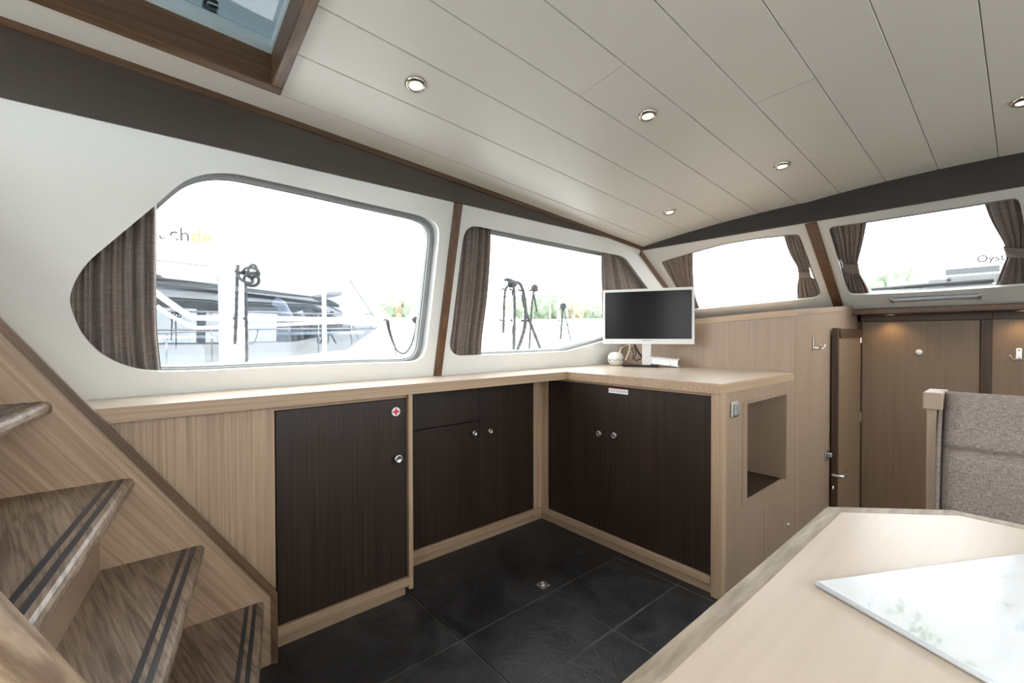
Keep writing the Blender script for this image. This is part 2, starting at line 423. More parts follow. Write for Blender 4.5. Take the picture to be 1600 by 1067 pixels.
# ------------------------------------------------------------------ raked windscreen: wing panel, centre panel and the opposite wing
h3 = [(1034, 411), (1035, 408.5), (1039.7, 406.6), (1082.8, 393.7), (1128.8, 381), (1180, 372), (1224, 367.3), (1242, 365.5), (1247, 366.5), (1250, 370), (1262.5, 402.5), (1282, 456), (1281.5, 461), (1274.6, 465.8), (1180, 474.6), (1095, 483), (1078, 484), (1073, 480)]
H3 = roundp([wingp(*p) for p in h3], .03)
h4 = [(1326, 456), (1322.7, 450), (1295.8, 361), (1297, 355.6), (1302, 353.6), (1353.4, 346.4), (1440, 333)]
H4l = [centp(*p) for p in h4]; H4l = [centp(1450, 455.6), centp(1336, 461), centp(1330, 460)]+H4l
H4l = [p for p in H4l if p.y > YC+.01]
H4 = roundp(H4l+[mir(p) for p in H4l[::-1]], .03)
Kd = (B_-K).normalized()
def kline(z): return K+Kd*((z-K.z)/Kd.z)
def mirror_pts(l): return [mir(p) for p in l]
UG = (V((0, 0, 1))-GN*GN.z).normalized(); UC = (V((0, 0, 1))-CN*CN.z).normalized()
wf = thing('wall_front', (3.5, YC, 1.2), kind='structure')
ow = [aline(A0.z), kline(K.z-.002), kline(1.22), aline(1.20)]
obj('wing_panel', holed(NB(), ow, [H3], GN*.012), white, wf)
ow2 = [aline(1.71)+GN*.05, kline(1.77)+GN*.05, kline(1.22)+GN*.05, aline(1.20)+GN*.05]
obj('wing_skin', holed(NB(), ow2, [[p+GN*.05-UG*.062 for p in grow(H3, GN, .028)]], GN*.03), gel, wf)
oc = [kline(K.z-.002), kline(1.285), mir(kline(1.285)), mir(kline(K.z-.002))]
obj('centre_panel', holed(NB(), oc, [H4], CN*.012), white, wf)
oc2 = [p+CN*.05 for p in [kline(1.77), kline(1.2), mir(kline(1.2)), mir(kline(1.77))]]
obj('centre_skin', holed(NB(), oc2, [[p+CN*.05-UC*.062 for p in grow(H4, CN, .028)]], CN*.03), gel, wf)
GM = V((GN.x, -GN.y, GN.z)); H3m = mirror_pts(H3)
obj('wing_panel', holed(NB(), mirror_pts(ow), [H3m], GM*.012), white, wf)
window('window_3', H3, GN, A0, .036, .05, sink=.046); window('window_4', H4, CN, K, .036, .05, sink=.046); window('window_5', H3m, GM, mir(A0), .036, .05, sink=.046)
strip('trim_5', kline(K.z-.005), kline(1.25), (0, 1, 0), .058, CN+GN, .010, .03, brownz)
strip('trim_6', mir(kline(K.z-.005)), mir(kline(1.25)), (0, 1, 0), .058, CN+GM, .010, .03, brownz)
# dark beams above the windscreen, following the crown of the ceiling
def beam(p, q, lo0, lo1, name, n=14):
    bm = NB(); top = []; low = []
    for i in range(n+1):
        t = i/n; X = p[0]+(q[0]-p[0])*t; Y = p[1]+(q[1]-p[1])*t; zt = cz(X, Y)+.012; top.append(V((X, Y, zt))); low.append(V((X, Y, min(lo0+(lo1-lo0)*t, zt-.003))))
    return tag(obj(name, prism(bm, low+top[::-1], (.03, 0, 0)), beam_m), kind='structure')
XBm = 2.928
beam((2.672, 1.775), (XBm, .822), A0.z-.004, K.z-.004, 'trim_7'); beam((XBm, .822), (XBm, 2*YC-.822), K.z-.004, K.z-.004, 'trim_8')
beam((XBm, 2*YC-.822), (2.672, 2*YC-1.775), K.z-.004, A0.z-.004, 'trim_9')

# ------------------------------------------------------------------ ceiling planks
ce = thing('ceiling', (1, .4, 1.95), kind='structure')
PW = .1932; Y0 = 1.6382
HX0, HX1 = -.42, .345; HY1 = Y0-.03; HY0 = Y0-3*PW-.03
def plank(xa, xb, ya, yb, n=10):
    bm = NB(); g = .0011; ya += g; yb -= g; th = .008; rows = []
    for i in range(n+1):
        X = xa+g+(xb-xa-2*g)*i/n; r_ = []
        for (Y, dz) in ((ya, .0014), (ya+.0016, 0), ((ya+yb)/2, 0), (yb-.0016, 0), (yb, .0014), (yb, th), (ya, th)): r_.append(bm.verts.new((X, Y, cz(X, Y)+dz)))
        rows.append(r_)
    for A, B in zip(rows, rows[1:]):
        for k in range(7): bm.faces.new((A[k], A[(k+1) % 7], B[(k+1) % 7], B[k]))
    bm.faces.new(rows[0]); bm.faces.new(rows[-1][::-1])
    obj('plank', bm, ceilm, ce)
def xend(Y):
    Ym = Y if Y > YC else 2*YC-Y
    return XBm+.02 if Ym < .822 else XBm+(2.672-XBm)*(Ym-.822)/(1.775-.822)+.02
ybot = YR+.15
edges = [1.775, Y0]; 
while edges[-1] > ybot: edges.append(edges[-1]-PW)
jt1 = onceil(940, 125).x; jt2 = onceil(1226, 142).x
for j in range(len(edges)-1):
    yb, ya = edges[j], edges[j+1]; xe = max(xend(ya), xend(yb))
    segs = [(XBACK, xe)]
    if 1 <= j <= 3: segs = [(XBACK, HX0), (HX1, xe)]
    if j == 4: segs = [(XBACK, jt1), (jt1, xe)]
    if j == 6: segs = [(XBACK, jt2), (jt2, xe)]
    for a, c in segs: plank(a, c, ya, yb)
def roofsheet():
    bm = NB(); n, m_ = 14, 18; hx0, hx1, hy0, hy1 = HX0-.01, HX1+.015, HY0+.012, HY1-.002
    X_ = sorted(set([XBACK+(3.0-XBACK)*i/n for i in range(n+1)]+[hx0, hx1])); Y_ = sorted(set([YR-.05+(1.9-YR+.05)*i/m_ for i in range(m_+1)]+[hy0, hy1]))
    vs = {}
    def vv(x, y):
        if (x, y) not in vs: vs[(x, y)] = bm.verts.new((x, y, cz(x, y)+.012))
        return vs[(x, y)]
    for x0, x1 in zip(X_, X_[1:]):
        for y0, y1 in zip(Y_, Y_[1:]):
            if x0 >= hx0-1e-6 and x1 <= hx1+1e-6 and y0 >= hy0-1e-6 and y1 <= hy1+1e-6: continue
            bm.faces.new((vv(x0, y0), vv(x1, y0), vv(x1, y1), vv(x0, y1)))
    r_ = bmesh.ops.extrude_face_region(bm, geom=list(bm.faces))
    for v in r_['geom']:
        if isinstance(v, bmesh.types.BMVert): v.co.z += .05
    return bm
obj('backing', roofsheet(), joint, ce)

# ------------------------------------------------------------------ roof hatch
hz = cz(.0, 1.35)
ha = thing('roof_hatch', (HX0/2+HX1/2, (HY0+HY1)/2, cz(0, 1.3)), 'roof hatch framed in brown hardwood with tinted pane at top left', 'hatch')
def hz_(X, Y): return cz(X, Y)
fo = dict(x0=HX0-.03, x1=HX1+.035, y0=HY0, y1=HY1+.01)
def hbar(x0, x1, y0, y1, m, lo=-.020, hi=.105):
    bm = NB(); box(bm, x0, x1, y0, y1, 0, 1)
    for v in bm.verts: v.co.z = cz(v.co.x, v.co.y)+(lo if v.co.z < .5 else hi)
    bmesh.ops.bevel(bm, geom=list(bm.edges), offset=.003, segments=1, affect='EDGES'); return obj('frame_board', bm, m, ha)
FB = .034
hbar(fo['x0'], fo['x1'], fo['y1']-FB, fo['y1'], brown); hbar(fo['x0'], fo['x1'], fo['y0'], fo['y0']+FB, brown)
hbar(fo['x1']-FB, fo['x1'], fo['y0']+FB, fo['y1']-FB, browny); hbar(fo['x0'], fo['x0']+FB, fo['y0']+FB, fo['y1']-FB, browny)
xi0, xi1, yi0, yi1 = fo['x0']+FB, fo['x1']-FB, fo['y0']+FB, fo['y1']-FB
ztop = lambda X, Y: cz(X, Y)
def hquad(x0, x1, y0, y1, lo, hi, m, nm):
    bm = NB(); box(bm, x0, x1, y0, y1, 0, 1)
    for v in bm.verts: v.co.z = cz(v.co.x, v.co.y)+(lo if v.co.z < .5 else hi)
    return obj(nm, bm, m, ha)
for r_ in ((xi0, xi1, yi1-.03, yi1), (xi0, xi1, yi0, yi0+.03), (xi0, xi0+.03, yi0+.03, yi1-.03), (xi1-.006, xi1, yi0+.03, yi1-.03)): hquad(*r_, .078, .103, rim_m, 'pane_rim')
hquad(xi0, xi1, yi0, yi1, .103, .108, tint_m, 'pane')
hc = onpl(328, 18, (0, 0, 1), (0, 0, hz+.075))
obj('handle_block', bx(hc.x-.018, hc.x+.018, hc.y-.03, hc.y+.05, hz+.062, hz+.100, bev=.004), brown, ha)
obj('latch', bx(hc.x-.014, hc.x+.014, hc.y-.07, hc.y-.005, hz+.052, hz+.063, bev=.003), chrome, ha)

# ------------------------------------------------------------------ ceiling downlights
def downlight(px, py, label):
    p = onceil(px, py); e = .01
    n = V((-(cz(p.x+e, p.y)-cz(p.x-e, p.y))/(2*e), -(cz(p.x, p.y+e)-cz(p.x, p.y-e))/(2*e), 1)).normalized()
    t = thing('ceiling_downlight', p, label, 'ceiling light', 'recessed downlights in the ceiling')
    obj('trim_ring', lathe(NB(), [(.020, .004), (.021, -.008), (.024, -.011), (.031, -.010), (.036, -.004), (.036, .004)], p, n, 28, cap=False), ring_m, t, 1)
    obj('lens', lathe(NB(), [(.0001, -.009), (.012, -.009), (.0195, -.0075), (.0195, .003)], p, n, 24), lamp_m, t, 1)
    l = bpy.data.lights.new('lamp', 'SPOT'); l.energy = 1.6; l.color = (1, .83, .6); l.spot_size = 2.2; l.spot_blend = .8; l.shadow_soft_size = .015
    lo = bpy.data.objects.new('lamp', l); COL.objects.link(lo); lo.location = p-n*.025; 
downlight(649, 131, 'chrome downlight closest to the roof hatch, largest of the ceiling lights')
downlight(1012, 179, 'chrome downlight in the middle of the ceiling, second largest in the photo')
downlight(1222, 258, 'chrome downlight close to the dark beam above the windscreen')
downlight(1046, 330, 'chrome downlight in the ceiling corner above the monitor')
downlight(1600, 157, 'chrome downlight half cut off by the right edge of the photo')

# ------------------------------------------------------------------ forward bulkhead, rail and doors
obj('rail', bx(XF-.16, XF+.02, 2*YC-.93, .93, 1.245, 1.283, bev=.004), browny, wf)
bk = [V((XF+.03, .93, -.6)), V((XF+.03, .93, 1.26)), V((XF+.03, 2*YC-1.95, 1.26)), V((XF+.03, 2*YC-1.95, -.6))]
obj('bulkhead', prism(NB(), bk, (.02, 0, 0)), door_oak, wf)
for (y0, y1, z0, z1) in ((.795, .845, -.6, 1.245), (.145, .195, -.6, 1.197), (.145, .845, 1.197, 1.25), (-1.1, .145, 1.197, 1.25)):
    obj('door_post' if z0 < 0 else 'door_head', bx(XF-.005, XF+.03, y0, y1, z0, z1, bev=.002), frame_z if z0 < 0 else frame_y, wf)
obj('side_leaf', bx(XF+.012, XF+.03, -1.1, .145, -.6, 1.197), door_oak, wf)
d1 = thing('door_1', (XF, .5, -.6), kind='structure')
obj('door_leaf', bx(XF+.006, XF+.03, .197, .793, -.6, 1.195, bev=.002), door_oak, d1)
kp = aX(1436, 550, XF)
obj('knob', lathe(NB(), [(.018, .002), (.018, -.006), (.013, -.012), (.0001, -.013)], (XF, kp.y, kp.z), (1, 0, 0), 24, cap=False), wplast, d1, 1)
for z in (1.08, .5): obj('hinge', tube(NB(), [(XF-.006, .797, z-.035), (XF-.006, .797, z+.035)], .006), steel, d1, .6)
rl = thing('ceiling_downlight', aZ(1397, 492, 1.244), 'small lit spotlight under the timber rail above the closed oak door', 'ceiling light')
rp = V((XF-.075, .625, 1.244))
rl.location = rp
obj('trim_ring', lathe(NB(), [(.026, .002), (.034, .001), (.032, -.007), (.024, -.008)], rp, (0, 0, 1), 24, cap=False), chrome, rl, 1)
obj('lens', lathe(NB(), [(.0001, -.006), (.025, -.006), (.025, .002)], rp, (0, 0, 1), 24), lamp_m, rl, 1)
l = bpy.data.lights.new('lamp', 'SPOT'); l.energy = 2.3; l.color = (1, .70, .35); l.spot_size = 2.4; l.spot_blend = .9; l.shadow_soft_size = .02
lo = bpy.data.objects.new('lamp', l); COL.objects.link(lo); lo.location = rp-V((0, 0, .02))
rl2 = V((XF-.075, .02, 1.244)); l2 = thing('ceiling_downlight', rl2, 'lit spotlight under the timber rail above the coat hook by the photo edge', 'ceiling light')
obj('trim_ring', lathe(NB(), [(.026, .002), (.034, .001), (.032, -.007), (.024, -.008)], rl2, (0, 0, 1), 24, cap=False), chrome, l2, 1)
obj('lens', lathe(NB(), [(.0001, -.006), (.025, -.006), (.025, .002)], rl2, (0, 0, 1), 24), lamp_m, l2, 1)
lo2 = bpy.data.objects.new('lamp', l); COL.objects.link(lo2); lo2.location = rl2-V((0, 0, .02))
# door standing open against the side panel
d2 = thing('door_2', (3.7, YE-.03, -.6), kind='structure')
zd = 1.148
yd0, yd1 = YE-.036, YE-.006
obj('door_leaf', bx(3.39, 3.98, yd0+.004, yd1, -.6, zd-.05), door_oak, d2)
pa = [(3.355, -.6), (3.355, zd-.012), (3.36, zd-.004), (3.372, zd), (3.388, zd-.006), (3.392, zd-.02), (3.384, -.6)]
obj('edge_strip', prism(NB(), [V((x, yd0-.004, z)) for x, z in pa], (0, .03, 0)), frame_z, d2)
pb = [(3.41, zd-.005), (4.0, zd-.005), (4.0, zd-.065), (3.44, zd-.065), (3.425, zd-.05)]
obj('top_strip', prism(NB(), [V((x, yd0-.002, z)) for x, z in pb], (0, .03, 0)), frame_z, d2)
hp = aY(1300, 742, yd0); 
obj('handle', tube(NB(), smoothp([(hp.x+.0, yd0, hp.z), (hp.x+.0, yd0-.045, hp.z), (hp.x+.03, yd0-.055, hp.z), (hp.x+.13, yd0-.055, hp.z-.005), (hp.x+.16, yd0-.04, hp.z)], 4), .009, 10), steel, d2, 1)
obj('keyhole_plate', lathe(NB(), [(.014, 0), (.014, -.004), (.004, -.005), (.0001, -.003)], (hp.x+.02, yd0, hp.z-.085), (0, 1, 0), 16, cap=False), steel, d2, 1)

# ------------------------------------------------------------------ unseen sides of the cabin: opposite wall with its windows, aft wall with glazed companionway
wr = thing('wall_right', (1, YR, .6), kind='structure')
WR = V((0, -1, .238)).normalized()
def rxz(X, z, off=0): return V((X, YR+.238*(z-ZT), z))+WR*off
hr = [[rxz(x, z) for x, z in ((a, .97), (c, .97), (c, 1.70 if c < 2 else 1.64), (a, 1.70 if c < 2 else 1.66))] for a, c in ((-1.0, 1.05), (1.2, 2.6))]
obj('panel', holed(NB(), [rxz(XBACK, 0), rxz(4.05, 0), rxz(4.05, 1.2), rxz(2.72, 1.80), rxz(XBACK, 1.98)], hr, WR*.03), white, wr)
for i, h_ in enumerate(hr): window('window_%d' % (6+i), h_, WR, h_[0], .03, .05)
wb = thing('wall_back', (XBACK, .4, .6), kind='structure')
hb = [[V((XBACK, y, z)) for y, z in ((a, b0), (c, b0), (c, b1), (a, b1))] for a, c, b0, b1 in ((.42, 1.66, .70, 1.90), (-1.0, -.35, .70, 1.84))]
obj('panel', holed(NB(), [V((XBACK, y, z)) for y, z in ((YR-.05, 0), (2.0, 0), (2.0, 1.98), (.4, 2.25), (YR-.05, 1.98))], hb, (-.03, 0, 0)), white, wb)
for i, h_ in enumerate(hb): window('window_%d' % (8+i), h_, V((-1, 0, 0)), h_[0], .03, .05)
obj('roof_edge', bx(2.9, 3.1, YR, 1.8, 1.9, 1.96), gel, wf)

# ------------------------------------------------------------------ curtains
def curtain(label, cat_grp, pln, n, L_, R_, pleats, amp, tie=None, mid=None, rows=30, cols=90):
    mid = mid or (.052 if pln is wallp else .023)
    l3 = smoothp([pln(*p, mid) for p in L_], 8); r3 = smoothp([pln(*p, mid) for p in R_], 8)
    def at(l, t):
        f = t*(len(l)-1); i = min(int(f), len(l)-2); return l[i].lerp(l[i+1], f-i)
    bm = NB(); g = []; ph = [random.uniform(-.35, .35) for _ in range(pleats*2+2)]
    for r_ in range(rows+1):
        t = r_/rows; a, c = at(l3, t), at(r3, t); row = []
        for k in range(cols+1):
            s = k/cols; q = s*pleats; w_ = (.75+.45*math.sin(q*2.1+ph[0]*9))*math.sin(2*math.pi*q+ph[int(q*2)]*(1-abs(2*((q*2) % 1)-1)))+.35*math.sin(2*math.pi*q*2.3+1+t*1.5)
            row.append(bm.verts.new(a.lerp(c, s)+n*(w_*amp*.7)))
        g.append(row)
    for A, B in zip(g, g[1:]):
        for k in range(cols): bm.faces.new((A[k], A[k+1], B[k+1], B[k]))
    base = at(l3, 1).lerp(at(r3, 1), .5)
    t_ = thing('curtain', base, label, 'curtain', cat_grp)
    o = obj('cloth', bm, curt, t_, 1); so = o.modifiers.new('thick', 'SOLIDIFY'); so.thickness = .0012
    if tie:
        bmt = NB(); ringpts = []
        for side in (0, 1):
            pass
        t0, t1 = tie
        rowsb = []
        for t in (t0, (t0+t1)/2, t1):
            a, c = at(l3, t), at(r3, t); d_ = (c-a); a = a-d_*.06; c = c+d_*.06; ring = []
            for k in range(20):
                an = 2*math.pi*k/20; ring.append(bmt.verts.new((a+c)/2+(c-a)/2*math.cos(an)+n*(amp*1.0+.002)*math.sin(an)))
            rowsb.append(ring)
        for A, B in zip(rowsb, rowsb[1:]):
            for k in range(20): bmt.faces.new((A[k], A[(k+1) % 20], B[(k+1) % 20], B[k]))
        o = obj('tieback', bmt, curt, t_, 1); so = o.modifiers.new('thick', 'SOLIDIFY'); so.thickness = .002
    return t_
CG = 'brown curtains at the cabin windows'
curtain('brown curtain covering the pointed left end of the largest window', CG, wallp, WN, [(98, 300), (98, 440), (98, 590)], [(244, 295), (244, 380), (244, 450), (246, 520), (254, 592)], 7, .024)
curtain('narrow brown curtain beside the timber post, left edge of second side window', CG, wallp, WN, [(714, 340), (706, 450), (694, 565)], [(766.4, 345), (765, 400), (760, 466), (753, 520), (750, 566)], 5, .022)
curtain('brown curtain partly hidden behind the monitor, right end of second side window', CG, wallp, WN, [(940, 385), (941, 457), (944, 545)], [(992, 385), (1030, 450), (1062, 515)], 5, .02)
curtain('brown curtain rising just above the monitor, left end of windscreen wing', CG, wingp, GN, [(1026, 402), (1048, 440), (1072, 490)], [(1082.8, 386), (1083, 430), (1086, 460), (1095, 487)], 6, .009)
curtain('tied brown curtain left of the sloping windscreen pillar', CG, wingp, GN, [(1222, 360), (1229.7, 385.6), (1236, 400.6), (1243.7, 413.7), (1247.5, 423), (1248.4, 432.4), (1245.6, 447.4), (1246.5, 474)],
        [(1254, 358), (1260, 386), (1262.5, 402.5), (1264, 413), (1264.8, 422), (1265.8, 431), (1276, 441), (1288, 474)], 5, .009, tie=(.56, .72))
curtain('tied brown curtain right of the sloping windscreen pillar', CG, centp, CN, [(1293, 348), (1303.7, 382), (1309.3, 400.6), (1317, 411), (1318.7, 419), (1319.5, 427), (1319.6, 442), (1323, 466)],
        [(1355, 341), (1350.5, 367), (1345, 391), (1340, 411), (1341, 420), (1344, 428), (1353, 443.7), (1363, 466)], 6, .010, tie=(.43, .68))
curtain('tied brown curtain at the right edge of the photo', CG, centp, CN, [(1535, 310), (1546, 340), (1557, 361), (1567.6, 379), (1572, 391.4), (1573.8, 401), (1568.5, 412.8), (1553, 452)],
        [(1655, 292), (1650, 330), (1640, 352), (1628, 376), (1620, 390), (1621, 401), (1632, 416), (1652, 446)], 7, .011, tie=(.50, .70))
# slot vent under the windscreen and its wiper
vp = [centp(1392, 465), centp(1392, 472.5), centp(1534, 463.5), centp(1534, 456.5)]
vt = thing('air_vent', vp[0], 'long grey slot vent on the white panel below the windscreen', 'vent')
cy = (vp[0]+vp[1]+vp[2]+vp[3])/4; ey = V((0, 1, 0)); ez = CN.cross(ey)
Lw = abs(vp[0].y-vp[3].y); hh = .055
vo = NB()
ringo = [cy+ey*(Lw/2*sx)+ez*(hh/2*sz)-CN*.006 for sx, sz in ((-1, -1), (1, -1), (1, 1), (-1, 1))]
ringi = [cy+ey*((Lw/2-.004)*sx)+ez*((hh/2-.004)*sz)-CN*.006 for sx, sz in ((-1, -1), (1, -1), (1, 1), (-1, 1))]
obj('vent_frame', holed(vo, ringo, [ringi], CN*.006), alu, vt)
obj('vent_lip', obox(NB(), cy-CN*.010+ez*.008, ey, ez, CN, Lw-.01, .022, .012, .003), gplast, vt)
for s in (-1, 1): obj('end_cap', obox(NB(), cy-CN*.010+ey*s*(Lw/2-.006), ey, ez, CN, .014, hh, .014, .003), steel, vt)
wi = thing('windscreen_wiper', centp(1455, 449, .08), 'black wiper arm and white motor lying outside along the windscreen sill', 'wiper')
obj('arm', tube(NB(), [centp(1362, 453, .066), centp(1450, 445.5, .066), centp(1553, 437.5, .066)], .013, 8), blackr, wi, 1)
obj('blade', tube(NB(), [centp(1367, 456.5, .060), centp(1460, 449.5, .060), centp(1550, 442.5, .060)], .006, 6), blackr, wi, 1)
wm = centp(1459, 446.5, .068)
obj('motor', obox(NB(), wm, ey, ez, CN, .10, .034, .03, .008), gplast, wi)
for s in (-1, 1): obj('clip', obox(NB(), wm+ey*s*.03-ez*.016-CN*.012, ey, ez, CN, .016, .02, .012, .003), gplast, wi)

# ------------------------------------------------------------------ worktop, cabinets
wp = [(XBACK+.05, YA), (XB, YA), (XB, YE), (XT, YE), (XT, 1.944), (XBACK+.05, 1.944)]
bm = prism(NB(), [V((x, y, ZB)) for x, y in wp], (0, 0, ZT-ZB))
bmesh.ops.bevel(bm, geom=[e for e in bm.edges if all(v.co.z > ZT-.001 for v in e.verts)], offset=.003, segments=2, affect='EDGES')
wo = obj('worktop', bm, top_); wo.data.materials.append(oakx)
for p in wo.data.polygons:
    if abs(p.normal.z) < .5: p.material_index = 1
tag(wo, 'long pale oak worktop running under the side windows and round the corner', 'worktop')
def knob(p, n, parent, r=.0145):
    obj('knob', lathe(NB(), [(r*.55, 0), (r*.55, .010), (r, .012), (r, .018), (r*.8, .021), (r*.62, .019), (.0001, .0185)], p, n, 24, cap=False), steel, parent, 1)
# near cabinet with the first-aid sticker
DT, DB = .839, .082
c1 = thing('base_cabinet', (.4, 1.8, 0), 'oak cabinet beside the stairs with a dark door and first-aid sticker', 'cabinet')
y1 = 1.709
obj('carcass', bx(XBACK+.05, .897, y1+.022, 1.955, .05, ZB-.001), oakz, c1)
obj('front_panel', bx(XBACK+.05, .374, y1+.004, y1+.03, .0, ZB-.001), oakz, c1)
obj('stile', bx(.879, .897, y1-.0145, y1+.24, .03, ZB-.001), oakz, c1)
obj('top_rail', bx(.374, .879, y1+.003, y1+.022, DT+.002, ZB-.001), oakx, c1)
obj('bottom_rail', bx(.374, .897, y1-.014, y1+.022, .046, DB-.002, bev=.002), oakx, c1)
obj('plinth', bx(.374, .873, y1+.012, y1+.03, 0, .043), oakx, c1)
dd = obj('door', bx(.3775, .8765, y1, y1+.02, DB, DT, bev=.0015), wenge, c1)
knob((.832, y1, .592), (0, -1, 0), dd, .018)
sp = (.829, y1-.0006, .787)
obj('sticker', lathe(NB(), [(.0185, .0004), (.0185, -.0006)], sp, (0, 1, 0), 28), wplast, dd)
bm = NB(); box(bm, sp[0]-.013, sp[0]+.013, sp[1]-.0012, sp[1]-.0004, sp[2]-.0042, sp[2]+.0042); box(bm, sp[0]-.0042, sp[0]+.0042, sp[1]-.0013, sp[1]-.0004, sp[2]-.013, sp[2]+.013)
obj('red_cross', bm, red, dd)
# recessed double cabinet
c2 = thing('base_cabinet', (1.4, 1.92, 0), 'recessed dark cabinet with a drawer panel and two doors under the side worktop', 'cabinet')
y2 = 1.894; DT2 = .842
obj('carcass', bx(.897, 1.79, y2+.022, 1.965, .03, ZB-.001), oakz, c2)
obj('bottom_rail', bx(.897, 1.8426, y2-.012, y2+.022, .046, DB-.002, bev=.002), oakx, c2)
obj('plinth', bx(.897, 1.868, y2+.012, y2+.03, 0, .043), oakx, c2)
obj('top_rail', bx(.897, 1.79, y2+.003, y2+.022, DT2+.002, ZB-.001), oakx, c2)
obj('stile', bx(.897, .993, y2, y2+.02, DB-.004, ZB-.001), wenge, c2)
obj('corner_post', bx(1.789, 1.87, y2-.002, y2+.02, .030, ZB-.001), oakz, c2)
dr = obj('drawer', bx(.995, 1.3975, y2, y2+.02, .653, DT2, bev=.0015), wenge, c2)
dl = obj('door', bx(.995, 1.3975, y2, y2+.02, DB, .650, bev=.0015), wenge, c2); knob((1.354, y2, .593), (0, -1, 0), dl, .015)
de = obj('door', bx(1.3995, 1.7875, y2, y2+.02, DB, DT2, bev=.0015), wenge, c2); knob((1.457, y2, .590), (0, -1, 0), de, .015)
# cross cabinet under the monitor, with the open niche in its end panel
c3 = thing('base_cabinet', (2.2, 1.3, 0), 'oak cabinet under the monitor with two dark doors and open end niche', 'cabinet')
x3 = 1.8546
obj('bottom_rail', bx(x3-.012, x3+.022, .866, y2-.0125, .046, DB-.002, bev=.002), oaky, c3)
obj('plinth', bx(x3+.012, x3+.03, .866, y2+.011, 0, .043), oaky, c3)
obj('top_rail', bx(x3+.003, x3+.022, .866, 1.84, DT2+.002, ZB-.001), oaky, c3)
obj('corner_post', bx(x3-.002, x3+.02, 1.838, y2-.003, .030, ZB-.001), oakz, c3)
obj('end_stile', bx(x3-.014, x3+.03, YE, .864, 0, ZB-.001, bev=.001), oakz, c3)
da = obj('door', bx(x3, x3+.02, 1.406, 1.8355, DB, DT2, bev=.0015), wenge, c3); knob((x3, 1.454, .590), (-1, 0, 0), da, .0155)
db = obj('door', bx(x3, x3+.02, .8665, 1.4045, DB, DT2, bev=.0015), wenge, c3); knob((x3, 1.357, .596), (-1, 0, 0), db, .0155)
obj('name_plate', bx(x3-.0012, x3-.0001, 1.284, 1.400, .809, .834), wplast, db)
obj('plate_border', bx(x3-.0016, x3-.0002, 1.284, 1.400, .832, .8345), red, db)
text('plate_lettering', 'HAUPTSCHALTER', .0135, (x3-.0014, 1.342, .8205), (0, -1, 0), (0, 0, 1), ink, db, .0002)
NX0, NX1, NZ0, NZ1 = 2.087, 2.580, .342, .797
ep = [V((x3+.03, YE, 0)), V((XT, YE, 0)), V((XT, YE, ZB-.001)), V((x3+.03, YE, ZB-.001))]
nh = [V((NX0-.05, YE, NZ0-.004)), V((NX1+.062, YE, NZ0-.004)), V((NX1+.062, YE, NZ1+.008)), V((NX0-.05, YE, NZ1+.008))]
hd = [V((2.290, YE, .02)), V((2.652, YE, .02)), V((2.652, YE, .275)), V((2.290, YE, .275))]
obj('end_panel', holed(NB(), ep, [nh, hd], (0, .02, 0)), panel_oak, c3)
nf = [p+V((.0015, -.0015, .0015)) for p in (nh[0],)]
no = [nh[0]+V((.001, -.002, .001)), nh[1]+V((-.001, -.002, .001)), nh[2]+V((-.001, -.002, -.001)), nh[3]+V((.001, -.002, -.001))]
ni = [V((NX0, YE-.002, NZ0+.008)), V((NX1, YE-.002, NZ0+.008)), V((NX1, YE-.002, NZ1-.003)), V((NX0, YE-.002, NZ1-.003))]
obj('niche_frame', holed(NB(), no, [ni], (0, .022, 0)), panel_oak, c3)
obj('niche_back', bx(NX0-.01, NX1+.01, 1.20, 1.215, NZ0, NZ1), panel_oak, c3)
obj('niche_side', bx(NX0-.015, NX0, YE+.02, 1.2, NZ0, NZ1), panel_oak, c3); obj('niche_side', bx(NX1, NX1+.015, YE+.02, 1.2, NZ0, NZ1), panel_oak, c3)
obj('niche_roof', bx(NX0, NX1, YE+.02, 1.2, NZ1, NZ1+.01), panel_oak, c3)
obj('niche_floor', bx(NX0, NX1, YE+.02, 1.2, NZ0-.006, NZ0+.008), wenge, c3)
hd_ = obj('flap_door', bx(2.2925, 2.6495, YE-.001, YE+.018, .0225, .2725, bev=.001), panel_oak, c3)
obj('flap_lock', lathe(NB(), [(.010, 0), (.010, -.004), (.006, -.005), (.0001, -.004)], (2.614, YE-.001, .101), (0, 1, 0), 16, cap=False), steel, hd_, 1)
sw = aY(1145.5, 640, YE)
s_ = thing('switch_plate', (sw.x, YE, sw.z-.04), 'small silver square switch on the oak end panel below the worktop', 'switch')
obj('plate', bx(sw.x-.030, sw.x+.030, YE-.012, YE, sw.z-.032, sw.z+.034, bev=.005, seg=2), steel, s_)
obj('rocker', bx(sw.x-.018, sw.x+.024, YE-.018, YE-.011, sw.z-.022, sw.z+.026, bev=.003, seg=2), alu, s_)

# ------------------------------------------------------------------ tall cupboard below the windscreen
ct = thing('tall_cupboard', (3.1, 1.3, 0), 'pale oak cupboard behind the worktop, sloping up to the windscreen', 'cupboard')
fz = lambda Y: 1.239-(Y-.8134)*(1.239-1.207)/(1.3662-.8134)
yy = [YE, 1.00, 1.155, 1.31, 1.47, 1.63, 1.79]; YL = 1.946-.238*(1.18-ZT)-.004
zl9 = fz(YL)-.036
obj('front_board', prism(NB(), [V((XT, 1.7903, 0)), V((XT, 1.942, 0)), V((XT, 1.942, ZT)), V((XT, 1.946-.238*(zl9-ZT)-.004, zl9)), V((XT, 1.7903, fz(1.79)-.036))], (.02, 0, 0)), panel_oak, ct)
for a, c in zip(yy, yy[1:]):
    obj('front_board', prism(NB(), [V((XT, a+.0003, 0)), V((XT, c-.0003, 0)), V((XT, c-.0003, fz(c)-.036)), V((XT, a+.0003, fz(a)-.036))], (.02, 0, 0)), panel_oak, ct)
